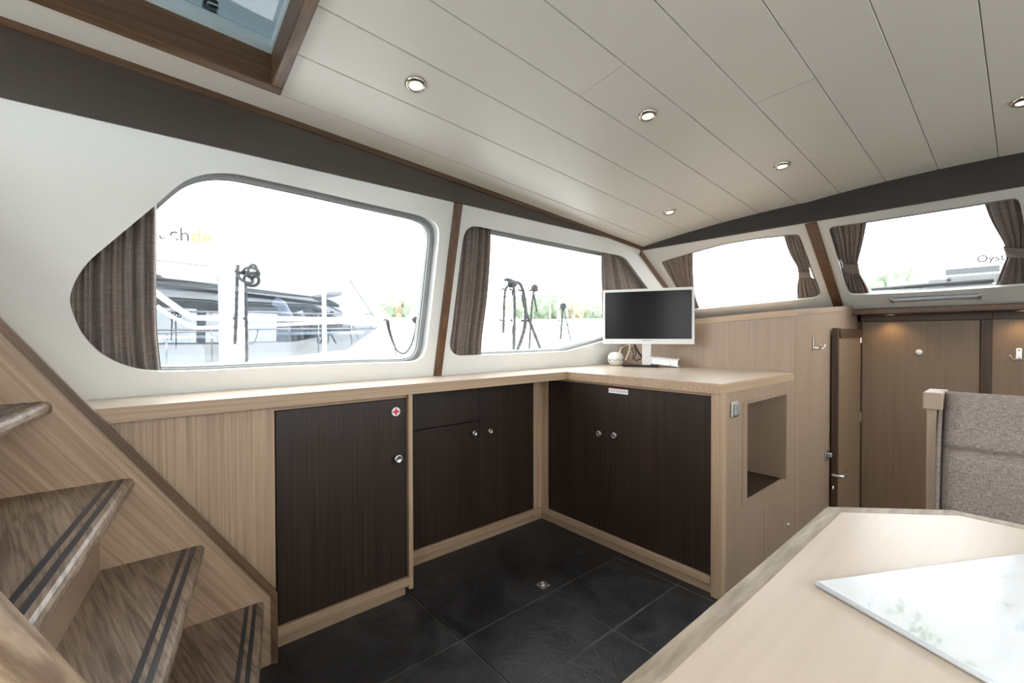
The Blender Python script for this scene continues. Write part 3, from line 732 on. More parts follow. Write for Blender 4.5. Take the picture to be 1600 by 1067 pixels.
obj('front_lipping', prism(NB(), [V((XT-.004, YE-.004, fz(YE)-.035)), V((XT-.004, YL, fz(YL)-.035)), V((XT-.004, YL-.01, fz(YL))), V((XT-.004, YE-.004, fz(YE)))], (.03, 0, 0)), oaky, ct)
sz_ = lambda X: 1.239+(X-XT)*(1.312-1.239)/(3.9-XT)
sxs = [XT+.021, 2.95, 3.18, 3.36, 4.04]
for a, c in zip(sxs, sxs[1:]):
    obj('side_board', prism(NB(), [V((a+.0003, YE, 0 if a < 3.3 else -.6)), V((c-.0003, YE, 0 if a < 3.3 else -.6)), V((c-.0003, YE, sz_(c)-.034)), V((a+.0003, YE, sz_(a)-.034))], (0, .02, 0)), panel_oak, ct)
obj('side_lipping', prism(NB(), [V((XT+.027, YE-.003, sz_(XT)-.033)), V((3.9, YE-.003, sz_(3.9)-.033)), V((3.9, YE-.003, sz_(3.9))), V((XT+.027, YE-.003, sz_(XT)))], (0, .03, 0)), panel_oak, ct)
bm = NB(); q4 = [bm.verts.new(p) for p in ((XT+.02, YE+.02, sz_(XT)-.002), (4.0, YE+.02, sz_(4.0)-.002), (4.0, 1.84, 1.27), (XT+.02, 1.86, fz(1.86)-.002))]
fc = bm.faces.new(q4); r_ = bmesh.ops.extrude_face_region(bm, geom=[fc])
for v in r_['geom']:
    if isinstance(v, bmesh.types.BMVert): v.co.z -= .015
obj('cupboard_top', bm, panel_oak, ct)
def hook(pos, n, side, label):
    """double coat hook: plate, two prongs; n points into the cabin, side along the wall"""
    n, side = V(n), V(side); up = V((0, 0, 1)); p = V(pos)
    t = thing('coat_hook', p-up*.05, label, 'hook', 'steel coat hooks')
    obj('plate', obox(NB(), p+n*.0025, side, up, n, .026, .072, .005, .002), steel, t)
    for s in (-1, 1):
        obj('prong', tube(NB(), smoothp([p-up*.025+n*.004, p-up*.032+n*.02+side*s*.012, p-up*.03+n*.04+side*s*.028, p-up*.008+n*.048+side*s*.036], 4), .0045, 8), steel, t, 1)
    for s in (-1, 1): obj('screw', lathe(NB(), [(.004, .005), (.004, .0065), (.0001, .007)], p+up*.022*s, n, 12, cap=False), black, t)
pk = aY(1270, 536, YE); hook((pk.x, YE-.003, pk.z), (0, -1, 0), (1, 0, 0), 'steel coat hook on the pale cupboard side left of the open door')
pk = aX(1592, 553, XF+.012); hook((XF+.012, pk.y, pk.z), (-1, 0, 0), (0, 1, 0), 'steel coat hook on the warm lit panel at the right photo edge')
lp = aY(1290.5, 711, YE)
la = thing('door_catch', (lp.x, YE, lp.z-.05), 'small steel door catch low on the pale cupboard side', 'catch')
obj('plate', bx(lp.x-.03, lp.x+.03, YE-.006, YE, lp.z-.036, lp.z+.036, bev=.002), steel, la)
obj('bolt', bx(lp.x+.0, lp.x+.03, YE-.028, YE-.005, lp.z-.012, lp.z+.016, bev=.004), steel, la)

# ------------------------------------------------------------------ monitor and the clutter round it
mL = CAM+CD*2.90+CR*((942-800)/F*2.90); mR = CAM+CD*2.70+CR*((1085-800)/F*2.70)
ex = V((mR.x-mL.x, mR.y-mL.y, 0)); MW = ex.length; ex.normalize(); up = V((0, 0, 1)); mn = ex.cross(up)   # mn faces the viewer
mc = V(((mL.x+mR.x)/2, (mL.y+mR.y)/2, 0)); z0m, z1m = 1.048, 1.398
mo = thing('monitor', V((mc.x, mc.y, ZT)), 'white-framed flat monitor with black screen on the corner of the worktop', 'monitor')
zc = (z0m+z1m)/2; MH = z1m-z0m
def mp(a, z, dpt): return V((mc.x, mc.y, z))+ex*a+mn*dpt
obj('housing', obox(NB(), mp(0, zc, -.022), ex, up, mn, MW*.99, MH*.98, .03, .006), mplast, mo)
ro = [mp(s*MW/2, z, 0) for s, z in ((-1, z0m), (1, z0m), (1, z1m), (-1, z1m))]
ri = [mp(s*(MW/2-.014), z, 0) for s, z in ((-1, z0m+.032), (1, z0m+.032), (1, z1m-.016), (-1, z1m-.016))]
be = obj('bezel', holed(NB(), ro, [ri], mn*-.014), mplast, mo)
obj('screen', prism(NB(), [p-mn*.004 for p in ri], mn*-.004), screen_m, mo)
text('lettering', 'TELEFUNKEN', .0085, mp(.0, z0m+.021, .0006), ex, up, black_ink, be)
for k in (0, 1): obj('indicator', bx(*[f for f in (mp(-.225+.012*k, 0, .0004).x-.002, mp(-.225+.012*k, 0, .0004).x+.002, mp(-.225+.012*k, 0, .0004).y-.002, mp(-.225+.012*k, 0, .0004).y+.002)], z0m+.012, z0m+.015), black, be)
bc = aZ(1000, 571.5, ZT)
pc = mp(-.005, 0, -.03)
obj('stand_post', prism(NB(), [V((pc.x, pc.y, ZT+.012))+ex*a+mn*c for a, c in ((-.027, .006), (.027, .006), (.027, -.012), (-.027, -.012))], (0, 0, z0m+.06-ZT)), stand_m, mo)
bo = [V((pc.x, pc.y, ZT))+ex*(a-.035)+mn*c for a, c in ((-.115, .045), (.115, .045), (.115, -.06), (-.115, -.06))]
bm = NB(); lo_ = [bm.verts.new(p+V((0, 0, .0))+ (V((pc.x, pc.y, ZT))-p)*.06) for p in bo]; hi_ = [bm.verts.new(p+V((0, 0, .014))) for p in bo]
bm.faces.new(lo_); bm.faces.new(hi_[::-1])
for i in range(4): bm.faces.new((lo_[i], lo_[(i+1) % 4], hi_[(i+1) % 4], hi_[i]))
obj('stand_base', bm, black, mo)
# patterned white ball
pb_ = aZ(962, 571, ZT)
bl = thing('decorative_pot', pb_, 'round cream pot with a grey patterned band left of the monitor stand', 'pot')
obj('body', lathe(NB(), [(.0001, 0), (.03, .001), (.043, .012), (.0505, .03), (.053, .045), (.049, .066), (.038, .082), (.018, .089), (.0001, .090)], pb_, (0, 0, 1), 32, cap=False), crate_m, bl, 1)
for k in range(26):
    an = 2*math.pi*k/26; rr_ = .0530; zz = .040+.004*((k*7) % 3-1)
    nrm = V((math.cos(an), math.sin(an), 0)); tg = V((-math.sin(an), math.cos(an), 0))
    obj('pattern_mark', obox(NB(), pb_+nrm*rr_+V((0, 0, zz)), (tg+V((0, 0, .5*((k % 2)*2-1)))).normalized(), (V((0, 0, 1))-tg*.5*((k % 2)*2-1)).normalized(), nrm, .0095, .0042, .004), ink, bl)
rt = aZ(1035, 563, ZT+.03); rp_ = mp(.10, 0, -.07)
ro_ = thing('router', V((rp_.x, rp_.y, ZT)), 'white rounded router lying behind the monitor stand', 'router')
obj('body', obox(NB(), V((rp_.x, rp_.y, ZT+.037)), (ex+V((0, 0, -.10))).normalized(), mn, (up+ex*.10).normalized(), .165, .075, .045, .012), wplast, ro_)
for k in range(4): obj('socket', obox(NB(), V((rp_.x, rp_.y, ZT+.060-.0045*(k-1.5)))+ex*(-.045+.032*k)+mn*.012, ex, mn, up, .013, .012, .004, .001), gplast, ro_)
def cable(name, pts, r, m, label, cat='cable'):
    return tag(obj(name, tube(NB(), smoothp(pts, 6), r, 8), m, None, 1), label, cat)
def cw(px, py, dep): 
    q = ray(px, py); return CAM+q*dep
cable('cable', [cw(967, 553, 2.86), cw(970, 545, 2.86), cw(976, 540, 2.87), cw(983, 538, 2.88)], .0022, crate_m, 'thin cream cable arching from the round pot up to the monitor')
cable('cable', [cw(984, 536, 2.88), cw(983.5, 546, 2.88), cw(980, 556, 2.87), cw(977, 563, 2.86)], .003, crate_m, 'cream cable hanging straight down from the monitor')
cable('cable', [cw(991, 538, 2.9), cw(996, 548, 2.9), cw(1002, 556, 2.9), cw(1006, 562, 2.9)], .006, blackr, 'thick black cable slanting behind the monitor stand')
cable('cable', [cw(988, 562, 2.87), cw(990, 553, 2.87), cw(987, 545, 2.88), cw(990, 544, 2.88), cw(994, 552, 2.88), cw(991, 558, 2.88), cw(994, 563, 2.88), cw(1002, 560, 2.88)], .0032, blackr, 'looped thin black cable left of the monitor stand')
cable('cable', [cw(1018, 562, 2.84), cw(1030, 565, 2.82), cw(1042, 569, 2.80), cw(1048, 570, 2.78)], .0045, blackr, 'black cable lying in front of the white router')
q0 = aZ(1054, 567, ZT+.006)
tag(obj('stylus', tube(NB(), [aZ(1038, 566, ZT+.007), aZ(1054, 567.5, ZT+.006), aZ(1070, 570, ZT+.006)], .005, 8), wplast, None, 1), 'white pen-like stick lying right of the router', 'stick')
tag(obj('charger_plug', tube(NB(), [aZ(978, 565, ZT+.010), aZ(988, 563.5, ZT+.012), aZ(1000, 565, ZT+.01)], [.006, .009, .006], 10), gplast, None, 1), 'pale grey plug lying on the worktop behind the stand base', 'plug')

# ------------------------------------------------------------------ stairs
st = thing('staircase', (0, 1.25, 0), 'narrow open staircase with brown oak treads and black anti-slip strips', 'staircase')
YS, YN = 1.647, .885
zs = [.223, .462, .702, .934, 1.17]; xn = [.325, .163, .001, -.159, -.32]; sl = [.235, .20, .142, .105, .06]
def nose(k, Y, back=0.): return xn[k]-(YS-Y)*sl[k]-back
for k in range(5):
    nk = min(k+1, 4); bkx = lambda Y: (nose(k+1, Y, .10) if k < 4 else nose(4, Y, .26))
    top = zs[k]; th = .034
    prof = [(0, -.020), (-.001, -.010), (-.005, -.003), (-.011, 0)]
    bm = NB(); rows = []
    for Y in (YN, YS):
        xo = nose(k, Y); r_ = [V((bkx(Y)-.02, Y, top)), V((bkx(Y)-.02, Y, top-th)), V((xo-.011, Y, top-th)), V((xo-.003, Y, top-th+.005))]+[V((xo+a, Y, top+b_)) for a, b_ in prof]
        rows.append([bm.verts.new(p) for p in r_])
    n_ = len(rows[0]); bm.faces.new(rows[0]); bm.faces.new(rows[1][::-1])
    for i in range(n_): bm.faces.new((rows[0][i], rows[1][i], rows[1][(i+1) % n_], rows[0][(i+1) % n_]))
    tr = obj('tread', bm, tread_m, st)
    for a, c in ((.021, .033), (.044, .056)):
        pts = [V((nose(k, YN+.002, c), YN+.002, top-.001)), V((nose(k, YN+.002, a), YN+.002, top-.001)), V((nose(k, YS-.002, a), YS-.002, top-.001)), V((nose(k, YS-.002, c), YS-.002, top-.001))]
        obj('antislip_strip', prism(NB(), pts, (0, 0, .0022)), antislip, tr)
    zl = zs[k-1] if k else 0
    sb = .075 if k < 3 else .11
    obj('riser', prism(NB(), [V((nose(k, YN, sb), YN, zl)), V((nose(k, YS, sb), YS, zl)), V((nose(k, YS, sb), YS, top-th)), V((nose(k, YN, sb), YN, top-th))], (-.015, 0, 0)), panel_oak, st)
sx = lambda z: .346-(z-.232)*(.595/.887)
poly = [(.345, 0), (.345, .232), (sx(1.75), 1.75), (-1.0, 1.75), (-1.0, 0)]
fs = obj('stringer', prism(NB(), [V((x, YS, z)) for x, z in poly], (0, .021, 0)), string_, st)
tp = [(.345, .0), (.345, .232), (sx(1.80), 1.80)]
tn = V((.887, 0, .595)).normalized()
t0 = [(.345, .0), (.345, .228), (sx(1.78), 1.78)]
o_ = .018
outer = [(.345+o_, 0), (.345+o_, .228+.010), (sx(1.78)+o_*tn.x, 1.78+o_*tn.z)]
obj('stringer_trim', prism(NB(), [V((x, YS-.006, z)) for x, z in t0+outer[::-1]], (0, .029, 0)), browns, fs)
# near stringer
e0, e1 = aY(0, 921, YN-.004), aY(133, 1062, YN-.004)
sd = (e1-e0).normalized()
def sline(x): return e0.z+(x-e0.x)*(sd.z/sd.x)
xlo, xhi = .16, -.75
ns = obj('stringer', prism(NB(), [V((xhi, YN-.034, 0)), V((xlo, YN-.034, 0)), V((xlo, YN-.034, max(sline(xlo)-.03, .05))), V((-.45, YN-.034, sline(-.45)-.03)), V((xhi, YN-.034, sline(-.45)-.03))], (0, .030, 0)), string_, st)
pn = V((-sd.z, 0, sd.x)); pn = pn if pn.z > 0 else -pn
ca, cb = V((-.45, YN-.019, sline(-.45))), V((xlo, YN-.019, sline(xlo)))
bm = NB(); obox(bm, (ca+cb)/2-pn*.018, sd, V((0, 1, 0)), pn, (cb-ca).length, .050, .036, .012)
obj('stringer_trim', bm, railoak, ns)

# ------------------------------------------------------------------ table with its magazine
TZ = .75
tb = thing('dinette_table', (.6, -.2, 0), 'pale oak dinette table with weathered edging and clipped corners in front', 'table')
ot = [(-.1, .264), (1.073, .264), (1.241, .095), (1.241, -.50), (1.073, -.67), (-.1, -.67)]
it = [(-.074, .238), (1.062, .238), (1.215, .084), (1.215, -.49), (1.062, -.644), (-.074, -.644)]
obj('tabletop', prism(NB(), [V((x, y, TZ-.03)) for x, y in it], (0, 0, .0299)), top_, tb)
n_ = len(ot)
for i in range(n_):
    a, c = ot[i], ot[(i+1) % n_]; ai, ci = it[i], it[(i+1) % n_]
    bm = prism(NB(), [V((*a, TZ-.038)), V((*c, TZ-.038)), V((*ci, TZ-.038)), V((*ai, TZ-.038))], (0, 0, .0385)); obj('edge_strip', bm, edge_, tb)
obj('pedestal', lathe(NB(), [(.16, .02), (.16, .035), (.05, .06), (.045, .66), (.12, .712)], (.58, -.2, 0), (0, 0, 1), 24), steel, tb, .6)
obj('foot_plate', bx(.36, .8, -.42, .02, 0, .022, bev=.006), steel, tb)
ma, mb_, mcn = aZ(1276, 909, TZ+.006), aZ(1557, 1067, TZ+.006), aZ(1600, 886, TZ+.006)
e1_ = (mb_-ma); e1_.z = 0; e1_.normalize(); e2_ = V((-e1_.y, e1_.x, 0)); e2_ = e2_ if e2_.dot(mcn-ma) > 0 else -e2_
W1, W2 = .297, .42
mg = thing('magazine', V((ma.x, ma.y, TZ)), 'glossy pale magazine lying on the table at the lower right', 'magazine')
P0 = V((ma.x, ma.y, TZ+.0008)); e2s = (mcn-ma); e2s.z = 0; e2s.normalize()
e2_ = (e2_+e2s).normalized()
def sheet(z0, z1, ins, m, nm):
    q = [P0+e1_*ins+e2_*ins, P0+e1_*(W1-ins)+e2_*ins, P0+e1_*(W1-ins)+e2_*(W2-ins), P0+e1_*ins+e2_*(W2-ins)]
    bm = prism(NB(), [p+V((0, 0, z0)) for p in q], (0, 0, z1-z0)); return obj(nm, bm, m, mg)
sheet(0, .0008, 0, wplast, 'back_cover'); sheet(.0009, .0048, .002, wplast, 'pages'); sheet(.0049, .0058, 0, cover_m, 'front_cover')
obj('spine', tube(NB(), [P0+V((0, 0, .003)), P0+e1_*W1+V((0, 0, .003))], .0034, 8), gplast, mg, 1)

# ------------------------------------------------------------------ bench with tweed backrest
be_ = thing('bench', (1.7, -.3, 0), 'bench with woven grey-brown tweed backrest and pale oak frame', 'bench')
XBk = 1.93; YB1 = .205; YB0 = -.95
obj('back_panel', bx(XBk+.05, XBk+.07, YB0, YB1-.02, .0, .91), panel_oak, be_)
obj('top_rail', bx(XBk+.035, XBk+.085, YB0, YB1-.03, .893, .917, bev=.003), panel_oak, be_)
obj('end_post', bx(XBk-.03, XBk+.08, YB1-.022, YB1+.002, 0, .87, bev=.002), panel_oak, be_)
cpb = aX(1440, 637, XBk-.03)
obj('post_cap', bx(XBk-.045, XBk+.10, YB1-.036, YB1+.010, .868, .921, bev=.003, seg=2), panel_oak, be_)
obj('seat_box', bx(1.42, XBk+.05, YB0, YB1-.03, 0, .36), panel_oak, be_)
obj('seat_cushion', bx(1.38, XBk-.06, YB0, YB1-.03, .36, .47, bev=.025, seg=3), tweed, be_)
def backrest():
    bm = NB(); ny, nz = 40, 70; y0, y1 = YB0+.02, YB1-.024; rows = []
    for i in range(nz+1):
        t = i/nz; z = .46+(.921-.46)*t; row = []
        for k in range(ny+1):
            s = k/ny; edge = min(s, 1-s)*ny*.028; sx_ = 1-max(0, 1-edge/.03)**2 if edge < .03 else 1
            topr = 1-max(0, (t-.93)/.07)**2
            tuft = -.016*math.exp(-((z-.752)/.011)**2)-.012*math.exp(-((z-.56)/.011)**2)
            d_ = (.055*(1-t)+.058+.012*math.sin(math.pi*min(1, t*1.05)))*max(.12, sx_**.5*max(.0, topr)**.5)+tuft*(sx_ > .9)
            row.append(bm.verts.new((XBk+.03-d_-.012*(1-t), y0+(y1-y0)*s, z)))
        rows.append(row)
    for A, B in zip(rows, rows[1:]):
        for k in range(ny): bm.faces.new((A[k], A[k+1], B[k+1], B[k]))
    per = rows[0]+[r_[-1] for r_ in rows[1:]]+rows[-1][:-1][::-1]+[r_[0] for r_ in rows[1:-1]][::-1]
    bk_ = [bm.verts.new((XBk+.045, v.co.y, v.co.z)) for v in per]; n = len(per)
    for i in range(n): bm.faces.new((per[i], per[(i+1) % n], bk_[(i+1) % n], bk_[i]))
    bm.faces.new(bk_)
    return bm
bc_ = obj('back_cushion', backrest(), tweed, be_, 1)
obj('piping', tube(NB(), smoothp([V((XBk-.005, YB1-.030, .905)), V((XBk-.045, YB1-.029, .80)), V((XBk-.065, YB1-.029, .65)), V((XBk-.085, YB1-.029, .48))], 5), .005, 8), tweed, bc_, 1)

# ------------------------------------------------------------------ floor fitting
fp = aZ(848, 914, 0)
ff = thing('floor_catch', (fp.x, fp.y, 0), 'small square steel lifting ring set in the slate floor', 'floor fitting')
obj('plate', bx(fp.x-.024, fp.x+.024, fp.y-.024, fp.y+.024, 0, .0025, bev=.001), steel, ff)
obj('ring', tube(NB(), [V((fp.x+.012*math.cos(a), fp.y+.012*math.sin(a), .005)) for a in [k*math.pi/8 for k in range(16)]], .0025, 8, closed=True), chrome, ff, 1)
for sx_ in (-1, 1):
    for sy_ in (-1, 1): obj('screw', lathe(NB(), [(.0035, .002), (.003, .004), (.0001, .0045)], (fp.x+sx_*.018, fp.y+sy_*.018, 0), (0, 0, 1), 10, cap=False), chrome, ff)

# ------------------------------------------------------------------ outside: side deck, guard rail, ropes
tag(obj('unseen_bounce_deck_opposite', bx(XBACK, 4.2, YR-1.0, YR-.10, .62, .66, bev=.01), gel), kind='structure')  # unseen white deck, added to bounce daylight up to the ceiling
tag(obj('unseen_bounce_deck_aft', bx(XBACK-3.2, XBACK-.06, YR-1.0, 2.85, .30, .36, bev=.01), gel), kind='structure')  # also unseen, added astern to reflect sky light upward into the cabin
sd_ = obj('side_deck', bx(XBACK, 4.2, 2.02, 2.85, .62, .66, bev=.01), gel); tag(sd_, kind='structure')
tag(obj('water', bx(-60, 90, -60, 90, -1.06, -1.0), water), kind='structure')
YG = 2.75
g_ = lambda x, y: aY(x, y, YG)
gr = thing('guard_rail', (1.2, YG, .66), 'polished steel guard rail with stanchions outside the side windows', 'railing')
obj('top_rail', tube(NB(), smoothp([g_(*p) for p in ((150, 297), (235, 352), (290, 390), (330, 413), (360, 422), (385, 424), (440, 427), (505, 432), (600, 437), (680, 441), (760, 450), (850, 455), (940, 458), (1010, 462))], 5), .013, 10), chrome, gr, 1)
obj('mid_rail', tube(NB(), smoothp([g_(*p) for p in ((150, 398), (235, 452), (265, 473), (298, 494), (330, 497), (440, 498), (505, 499), (660, 499), (760, 500), (850, 501), (940, 500), (1010, 500))], 5), .014, 10), chrome, gr, 1)
obj('lower_rail', tube(NB(), smoothp([g_(*p) for p in ((245, 478), (268, 494), (298, 509), (320, 512), (440, 507), (520, 504), (612, 501))], 5), .009, 8), gel, gr, 1)
for px, ya, yb in ((346, 508, 572), (506, 432, 575), (617, 500, 565), (873, 456, 548), (800, 452, 552)):
    a, c = g_(px, ya), g_(px, yb); obj('stanchion', tube(NB(), [a, V((a.x, YG, .655))], .012, 10), chrome, gr, 1)
def rope(pts, r, label, knot=None, Y=YG-.03):
    t = thing('rope', aY(*pts[-1], Y), label, 'rope', 'dark mooring ropes on the guard rail')
    P = smoothp([aY(*p, Y) for p in pts], 10); bm = NB()
    obj('strand', tube(bm, P, [r*(1+.16*math.sin(i*1.9)) for i in range(len(P))], 8), rope_m, t, 1)
    if knot:
        kp_ = aY(*knot[:2], Y); rr_ = knot[2]
        for q in range(4):
            ax = V((random.uniform(-1, 1), .6, random.uniform(-1, 1))).normalized(); u = ax.orthogonal().normalized(); w_ = ax.cross(u)
            cc = kp_+V((random.uniform(-.5, .5), 0, random.uniform(-.7, .5)))*rr_
            obj('knot_turn', tube(NB(), [cc+(u*math.cos(a)*.9+w_*math.sin(a))*rr_*.75 for a in [k*math.pi/8 for k in range(16)]], r*1.05, 8, closed=True), rope_m, t, 1)
    return t
rope([(372, 414), (371, 425), (370, 455), (369, 490), (367, 538)], .0085, 'short dark rope end hanging left of the knot on the rail')
rope([(384, 440), (384, 470), (385, 520), (385, 572)], .0075, 'dark rope with a big knot hanging in the largest window', (388, 428, .05))
rope([(607, 500), (609, 515), (615, 536), (621, 548), (632, 552), (642, 540), (648, 520), (651, 502)], .006, 'thin dark rope looping down near the right end of the largest window', (651, 497, .025))
rope([(604, 499), (606, 512), (611, 528), (616, 540)], .006, 'short dark rope tail beside the looped rope in the largest window')
rope([(795, 446), (790, 452), (788, 470), (787, 500), (786, 520)], .010, 'thick dark rope hanging nearest the curtain in second side window')
rope([(789, 438), (793, 436), (799, 440), (803, 452), (804, 490), (803, 548)], .011, 'dark rope with curled end hanging straight in second side window', (800, 442, .03))
rope([(803, 441), (812, 443), (818, 458), (821, 485), (820, 510), (814, 532), (808, 548)], .014, 'heavy dark rope curving over the rail in second side window')
rope([(816, 460), (821, 485), (830, 508), (845, 547)], .012, 'dark rope crossing diagonally down in second side window')
rope([(834, 455), (831, 480), (829, 510), (827, 547)], .008, 'thin dark rope below a small knot in second side window', (835, 449, .03))
rope([(833, 456), (836, 470), (839, 487)], .008, 'short dark rope tail under the small knot in second side window')
rope([(880, 478), (878, 500), (876, 530)], .008, 'short dark line hanging on the stanchion in second side window', (880, 478, .025))
rope([(881, 482), (886, 505), (892, 534)], .005, 'thin slanting dark line right of the stanchion in second side window')

# ------------------------------------------------------------------ neighbouring boat seen through the largest window
YNB = 5.2
nb_ = lambda x, y, d=0: aY(x, y, YNB)+V((0, d, 0))
bo_ = thing('motor_boat', (.5, YNB+1.2, -1.0), 'white motor boat with dark cabin windows moored beyond the guard rail', 'boat')
cab = [(-60, 300), (60, 327), (245, 341), (430, 358), (552, 392), (566, 436), (640, 540), (650, 640), (-60, 640)]
wa = [(225, 404), (341, 416), (344, 566), (225, 573)]
wb_ = [(386, 424), (500, 432), (548, 437), (593, 505), (591, 513), (543, 547), (500, 552), (386, 564)]
cabp = [nb_(*p) for p in cab]
obj('cabin_side', holed(NB(), cabp, [[nb_(*p) for p in wa], [nb_(*p) for p in wb_]], (0, .06, 0)), gel, bo_)
obj('cabin_pane', prism(NB(), [nb_(*p, .03) for p in wa], (0, .01, 0)), boatglass, bo_)
obj('cabin_pane', prism(NB(), [nb_(*p, .03) for p in wb_], (0, .01, 0)), boatglass, bo_)
zf = nb_(300, 575).z; x_a, x_b = nb_(-60, 500).x, nb_(640, 500).x; zr = nb_(300, 400).z
obj('far_side', bx(x_a, x_b, YNB+2.4, YNB+2.45, zf-.6, zr+.5), hullgrey, bo_)
obj('cabin_floor', bx(x_a, x_b, YNB+.06, YNB+2.45, zf-.35, zf-.3), hullgrey, bo_)
obj('roof', prism(NB(), [V((x_a, YNB-.12, nb_(0, 330).z)), V((nb_(560, 400).x, YNB-.12, nb_(556, 402).z)), V((nb_(560, 400).x, YNB-.12, nb_(560, 418).z)), V((x_a, YNB-.12, nb_(0, 375).z))], (0, 2.7, 0)), gel, bo_)
obj('roof_moulding', tube(NB(), [nb_(310, 388, -.14), nb_(430, 400, -.14), nb_(545, 412, -.14)], .035, 8), gel, bo_, 1)
zh = nb_(450, 570).z
obj('hull', prism(NB(), [V((x_a-1, YNB-.25, -1.0)), V((x_b+.9, YNB-.25, -1.0)), V((x_b+1.6, YNB-.25, zh-.05)), V((x_a-1, YNB-.25, zh-.1))], (0, 3.0, 0)), gel, bo_)
sx0 = nb_(415, 500).x
obj('helm_seat', bx(nb_(412, 500).x, nb_(412, 500).x+.5, YNB+.9, YNB+1.4, zf-.3, nb_(440, 480).z+.05, bev=.05), seatgrey, bo_)
obj('console', prism(NB(), [V((nb_(470, 500).x+.3, YNB+.7, zf-.3)), V((nb_(590, 500).x+.3, YNB+.7, zf-.3)), V((nb_(590, 500).x+.3, YNB+.7, nb_(500, 505).z)), V((nb_(480, 500).x+.3, YNB+.7, nb_(500, 515).z))], (0, .8, 0)), hullgrey, bo_)
obj('sofa', bx(nb_(235, 500).x, nb_(330, 500).x, YNB+.5, YNB+1.1, zf-.3, nb_(290, 540).z, bev=.04), seatgrey, bo_)
obj('table', bx(nb_(250, 500).x, nb_(345, 500).x, YNB+.4, YNB+.9, nb_(290, 524).z-.03, nb_(290, 524).z, bev=.01), gel, bo_)
for py in (500, 522): obj('inner_rail', tube(NB(), [nb_(390, py, .35), nb_(585, py-3, .35)], .018, 8), gel, bo_, 1)
obj('wheel_arm', tube(NB(), [nb_(470, 495, .5), nb_(458, 472, .5), nb_(446, 465, .5)], .06, 10), gel, bo_, 1)
tx = (nb_(340, 372)-nb_(250, 365)).normalized()
text('lettering', 'lach', .17, nb_(267, 370, -.145), tx, (0, 0, 1), black_ink, bo_, .002)
text('lettering', 'de', .17, nb_(312, 375, -.145), tx, (0, 0, 1), yellow, bo_, .002)
obj('lettering_board', prism(NB(), [nb_(150, 345, -.13), nb_(420, 362, -.13), nb_(420, 392, -.13), nb_(150, 380, -.13)], (0, .012, 0)), gel, bo_)
YH = 9.6
hb_ = lambda x, y, d=0: aY(x, y, YH)+V((0, d, 0))
b3 = thing('motor_boat', (hb_(850, 500).x, YH+1, -1.0), 'long low white hull moored behind the ropes in second side window', 'boat')
hx_a, hx_b, ztp = hb_(640, 500).x, hb_(1000, 500).x, hb_(850, 503).z
obj('hull', prism(NB(), [V((hx_a+.6, YH, -1)), V((hx_b-1.2, YH, -1)), V((hx_b+1.2, YH, ztp+.35)), V((hx_b-2, YH, ztp+.05)), V((hx_a, YH, ztp-.05))], (0, 2.6, 0)), gel, b3)
obj('rub_rail', tube(NB(), [V((hx_a, YH-.02, ztp-.12)), V((hx_b-2, YH-.02, ztp-.02)), V((hx_b+.9, YH-.02, ztp+.22))], .035, 8), gplast, b3, 1)
obj('deck_house', prism(NB(), [V((hx_a+.8, YH+.5, ztp-.1)), V((hx_b-5.5, YH+.5, ztp)), V((hx_b-7, YH+.5, ztp+.75)), V((hx_a+1.4, YH+.5, ztp+.6))], (0, 1.6, 0)), gel, b3)
for k in range(5):
    xx = hx_a+1.5+k*(hx_b-hx_a-4)/5; obj('rail_post', tube(NB(), [V((xx, YH+.1, ztp-.05)), V((xx, YH+.1, ztp+.75))], .02, 8), steel, b3, 1)
obj('deck_rail', tube(NB(), [V((hx_a+1, YH+.1, ztp+.68)), V((hx_b-2, YH+.1, ztp+.76))], .018, 8), steel, b3, 1)
# white boat ahead, seen through the windscreen
XO = 10.0
ob = lambda x, y, d=0: aX(x, y, XO)+V((d, 0, 0))
b2 = thing('motor_boat', (XO+1, 1.2, -1.0), 'white boat ahead with grey lettering, seen through the centre windscreen', 'boat')
out = [(1444, 470), (1446, 432), (1470, 418), (1480, 400), (1500, 380), (1640, 360), (1640, 470)]
obj('superstructure', prism(NB(), [ob(*p) for p in out], (2.0, 0, 0)), gel, b2)
text('lettering', 'Oyster', .15, ob(1558, 403, -.03), (0, -1, 0), (0, 0, 1), black_ink, b2, .004)
obj('hull', prism(NB(), [V((XO-.1, ob(1440, 470).y+.4, -1)), V((XO-.1, ob(1640, 470).y, -1)), V((XO-.1, ob(1640, 470).y, ob(1500, 462).z)), V((XO-.1, ob(1440, 470).y+.4, ob(1500, 462).z))], (2.4, 0, 0)), gel, b2)
for (xa, xb, ya, yb) in ((1478, 1562, 421.5, 423.5), (1451, 1486, 438, 442), (1480, 1562, 433, 441)):
    a, c = ob(xa, ya, -.02), ob(xb, yb, -.02); obj('grille', bx(XO-.03, XO+.02, min(a.y, c.y), max(a.y, c.y), min(a.z, c.z), max(a.z, c.z)), hullgrey, b2)

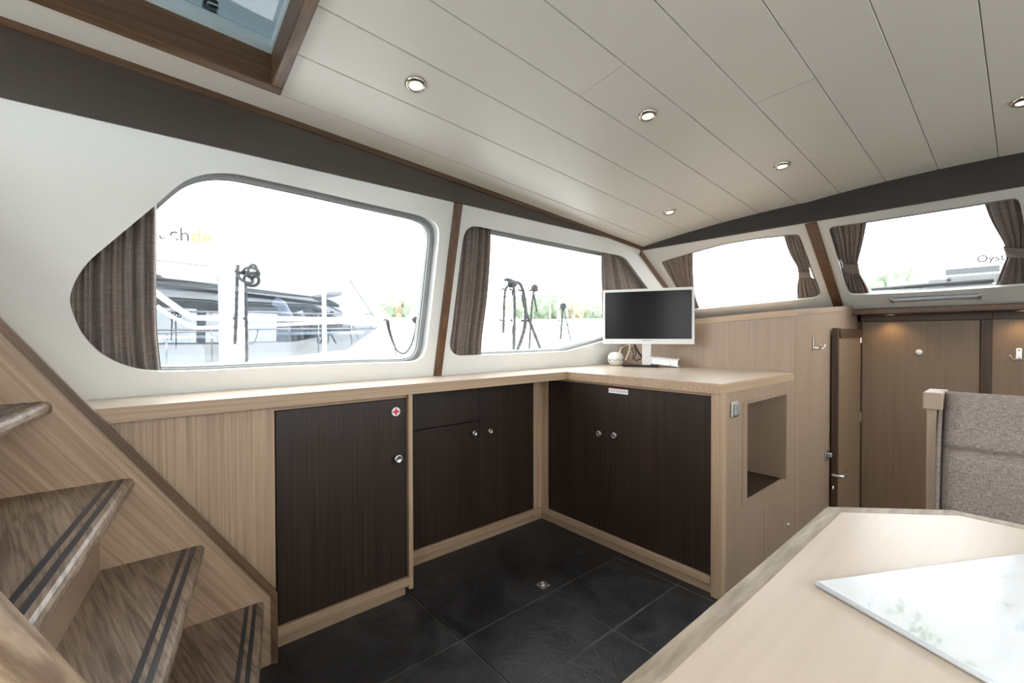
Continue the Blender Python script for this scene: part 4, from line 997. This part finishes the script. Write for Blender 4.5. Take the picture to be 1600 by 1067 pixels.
# ------------------------------------------------------------------ far bank: trees and quay
tag(obj('bank', prism(NB(), [V((-40, 46, -1)), V((80, 46, -1)), V((80, 52, 2.5)), V((80, 66, 2.6)), V((-40, 66, 2.6)), V((-40, 52, 2.5))], (0, 0, -.5)), bank_m), kind='structure')
tag(obj('bank_ahead', prism(NB(), [V((50, -40, -1)), V((50, 44, -1)), V((58, 44, 3.0)), V((70, 44, 3.0)), V((70, -40, 3.0)), V((58, -40, 3.0))], (0, 0, -.5)), bank_m), kind='structure')
def tree(p, h_, wdt, m, label):
    p = V(p); t = thing('tree', p, label, 'tree', 'trees on the far bank')
    obj('trunk', tube(NB(), [p-V((0, 0, .3)), p+V((0, 0, h_*.3))], [.16, .11], 8), bark, t, 1)
    bm = NB(); bmesh.ops.create_icosphere(bm, subdivisions=4, radius=1)
    sd0 = V((random.uniform(0, 50), random.uniform(0, 50), 0))
    for v in bm.verts:
        k = 1+.30*noise.noise(v.co*2.2+sd0)+.24*noise.noise(v.co*7+sd0)
        v.co = p+V((0, 0, h_*.50))+V((v.co.x*wdt, v.co.y*wdt, v.co.z*h_*.47))*k
    obj('crown', bm, m, t, 1)
tl = [(592, 2.4, leaf), (612, 2.9, leaf2), (634, 2.6, leaf), (655, 2.2, leaf), (762, 2.3, leaf), (782, 2.0, leaf2), (812, 2.5, leaf), (846, 3.0, leaf), (868, 3.4, leaf), (890, 2.6, leaf2), (912, 3.0, leaf), (934, 2.3, leaf)]
words = ['just right of the neighbouring boat cabin', 'in the gap of the largest window', 'behind the thin rope loop', 'at the right end of the largest window', 'beside the left curtain of second side window', 'left of the heavy ropes', 'behind the heavy ropes', 'just right of the heavy ropes', 'tallest one left of the stanchion', 'right of the stanchion', 'second from the monitor', 'nearest the monitor']
for (px, h_, m), wd_ in zip(tl, words):
    g0 = aY(px, 500, 54); tree((g0.x, 54+random.uniform(-1, 1), 2.5), h_*(1.45 if px < 700 else 2.0), .9+.36*h_, m, ('brownish' if m is leaf2 else 'pale green')+' tree on the far bank, '+wd_)
for px, h_, wd_ in ((1368, 3.0, 'left of the mast in the windscreen'), (1403, 3.6, 'right of the mast in the windscreen'), (1430, 3.2, 'nearest the white boat ahead in the windscreen')):
    g0 = aX(px, 456, 60); tree((60, g0.y, 3.0), h_*1.5, 1.3, leaf, 'pale green tree far ahead, '+wd_)
ms = aX(1391, 455, 30)
m_ = thing('mast', (30, ms.y, -1), 'thin white mast far ahead between the trees in the windscreen', 'mast')
obj('pole', tube(NB(), [V((30, ms.y, -1)), V((30, ms.y, 5.2))], [.13, .10], 10), gel, m_, 1)
obj('yard', tube(NB(), [V((30, ms.y-.4, 5.0)), V((30, ms.y+.4, 5.0))], .05, 8), gel, m_, 1)
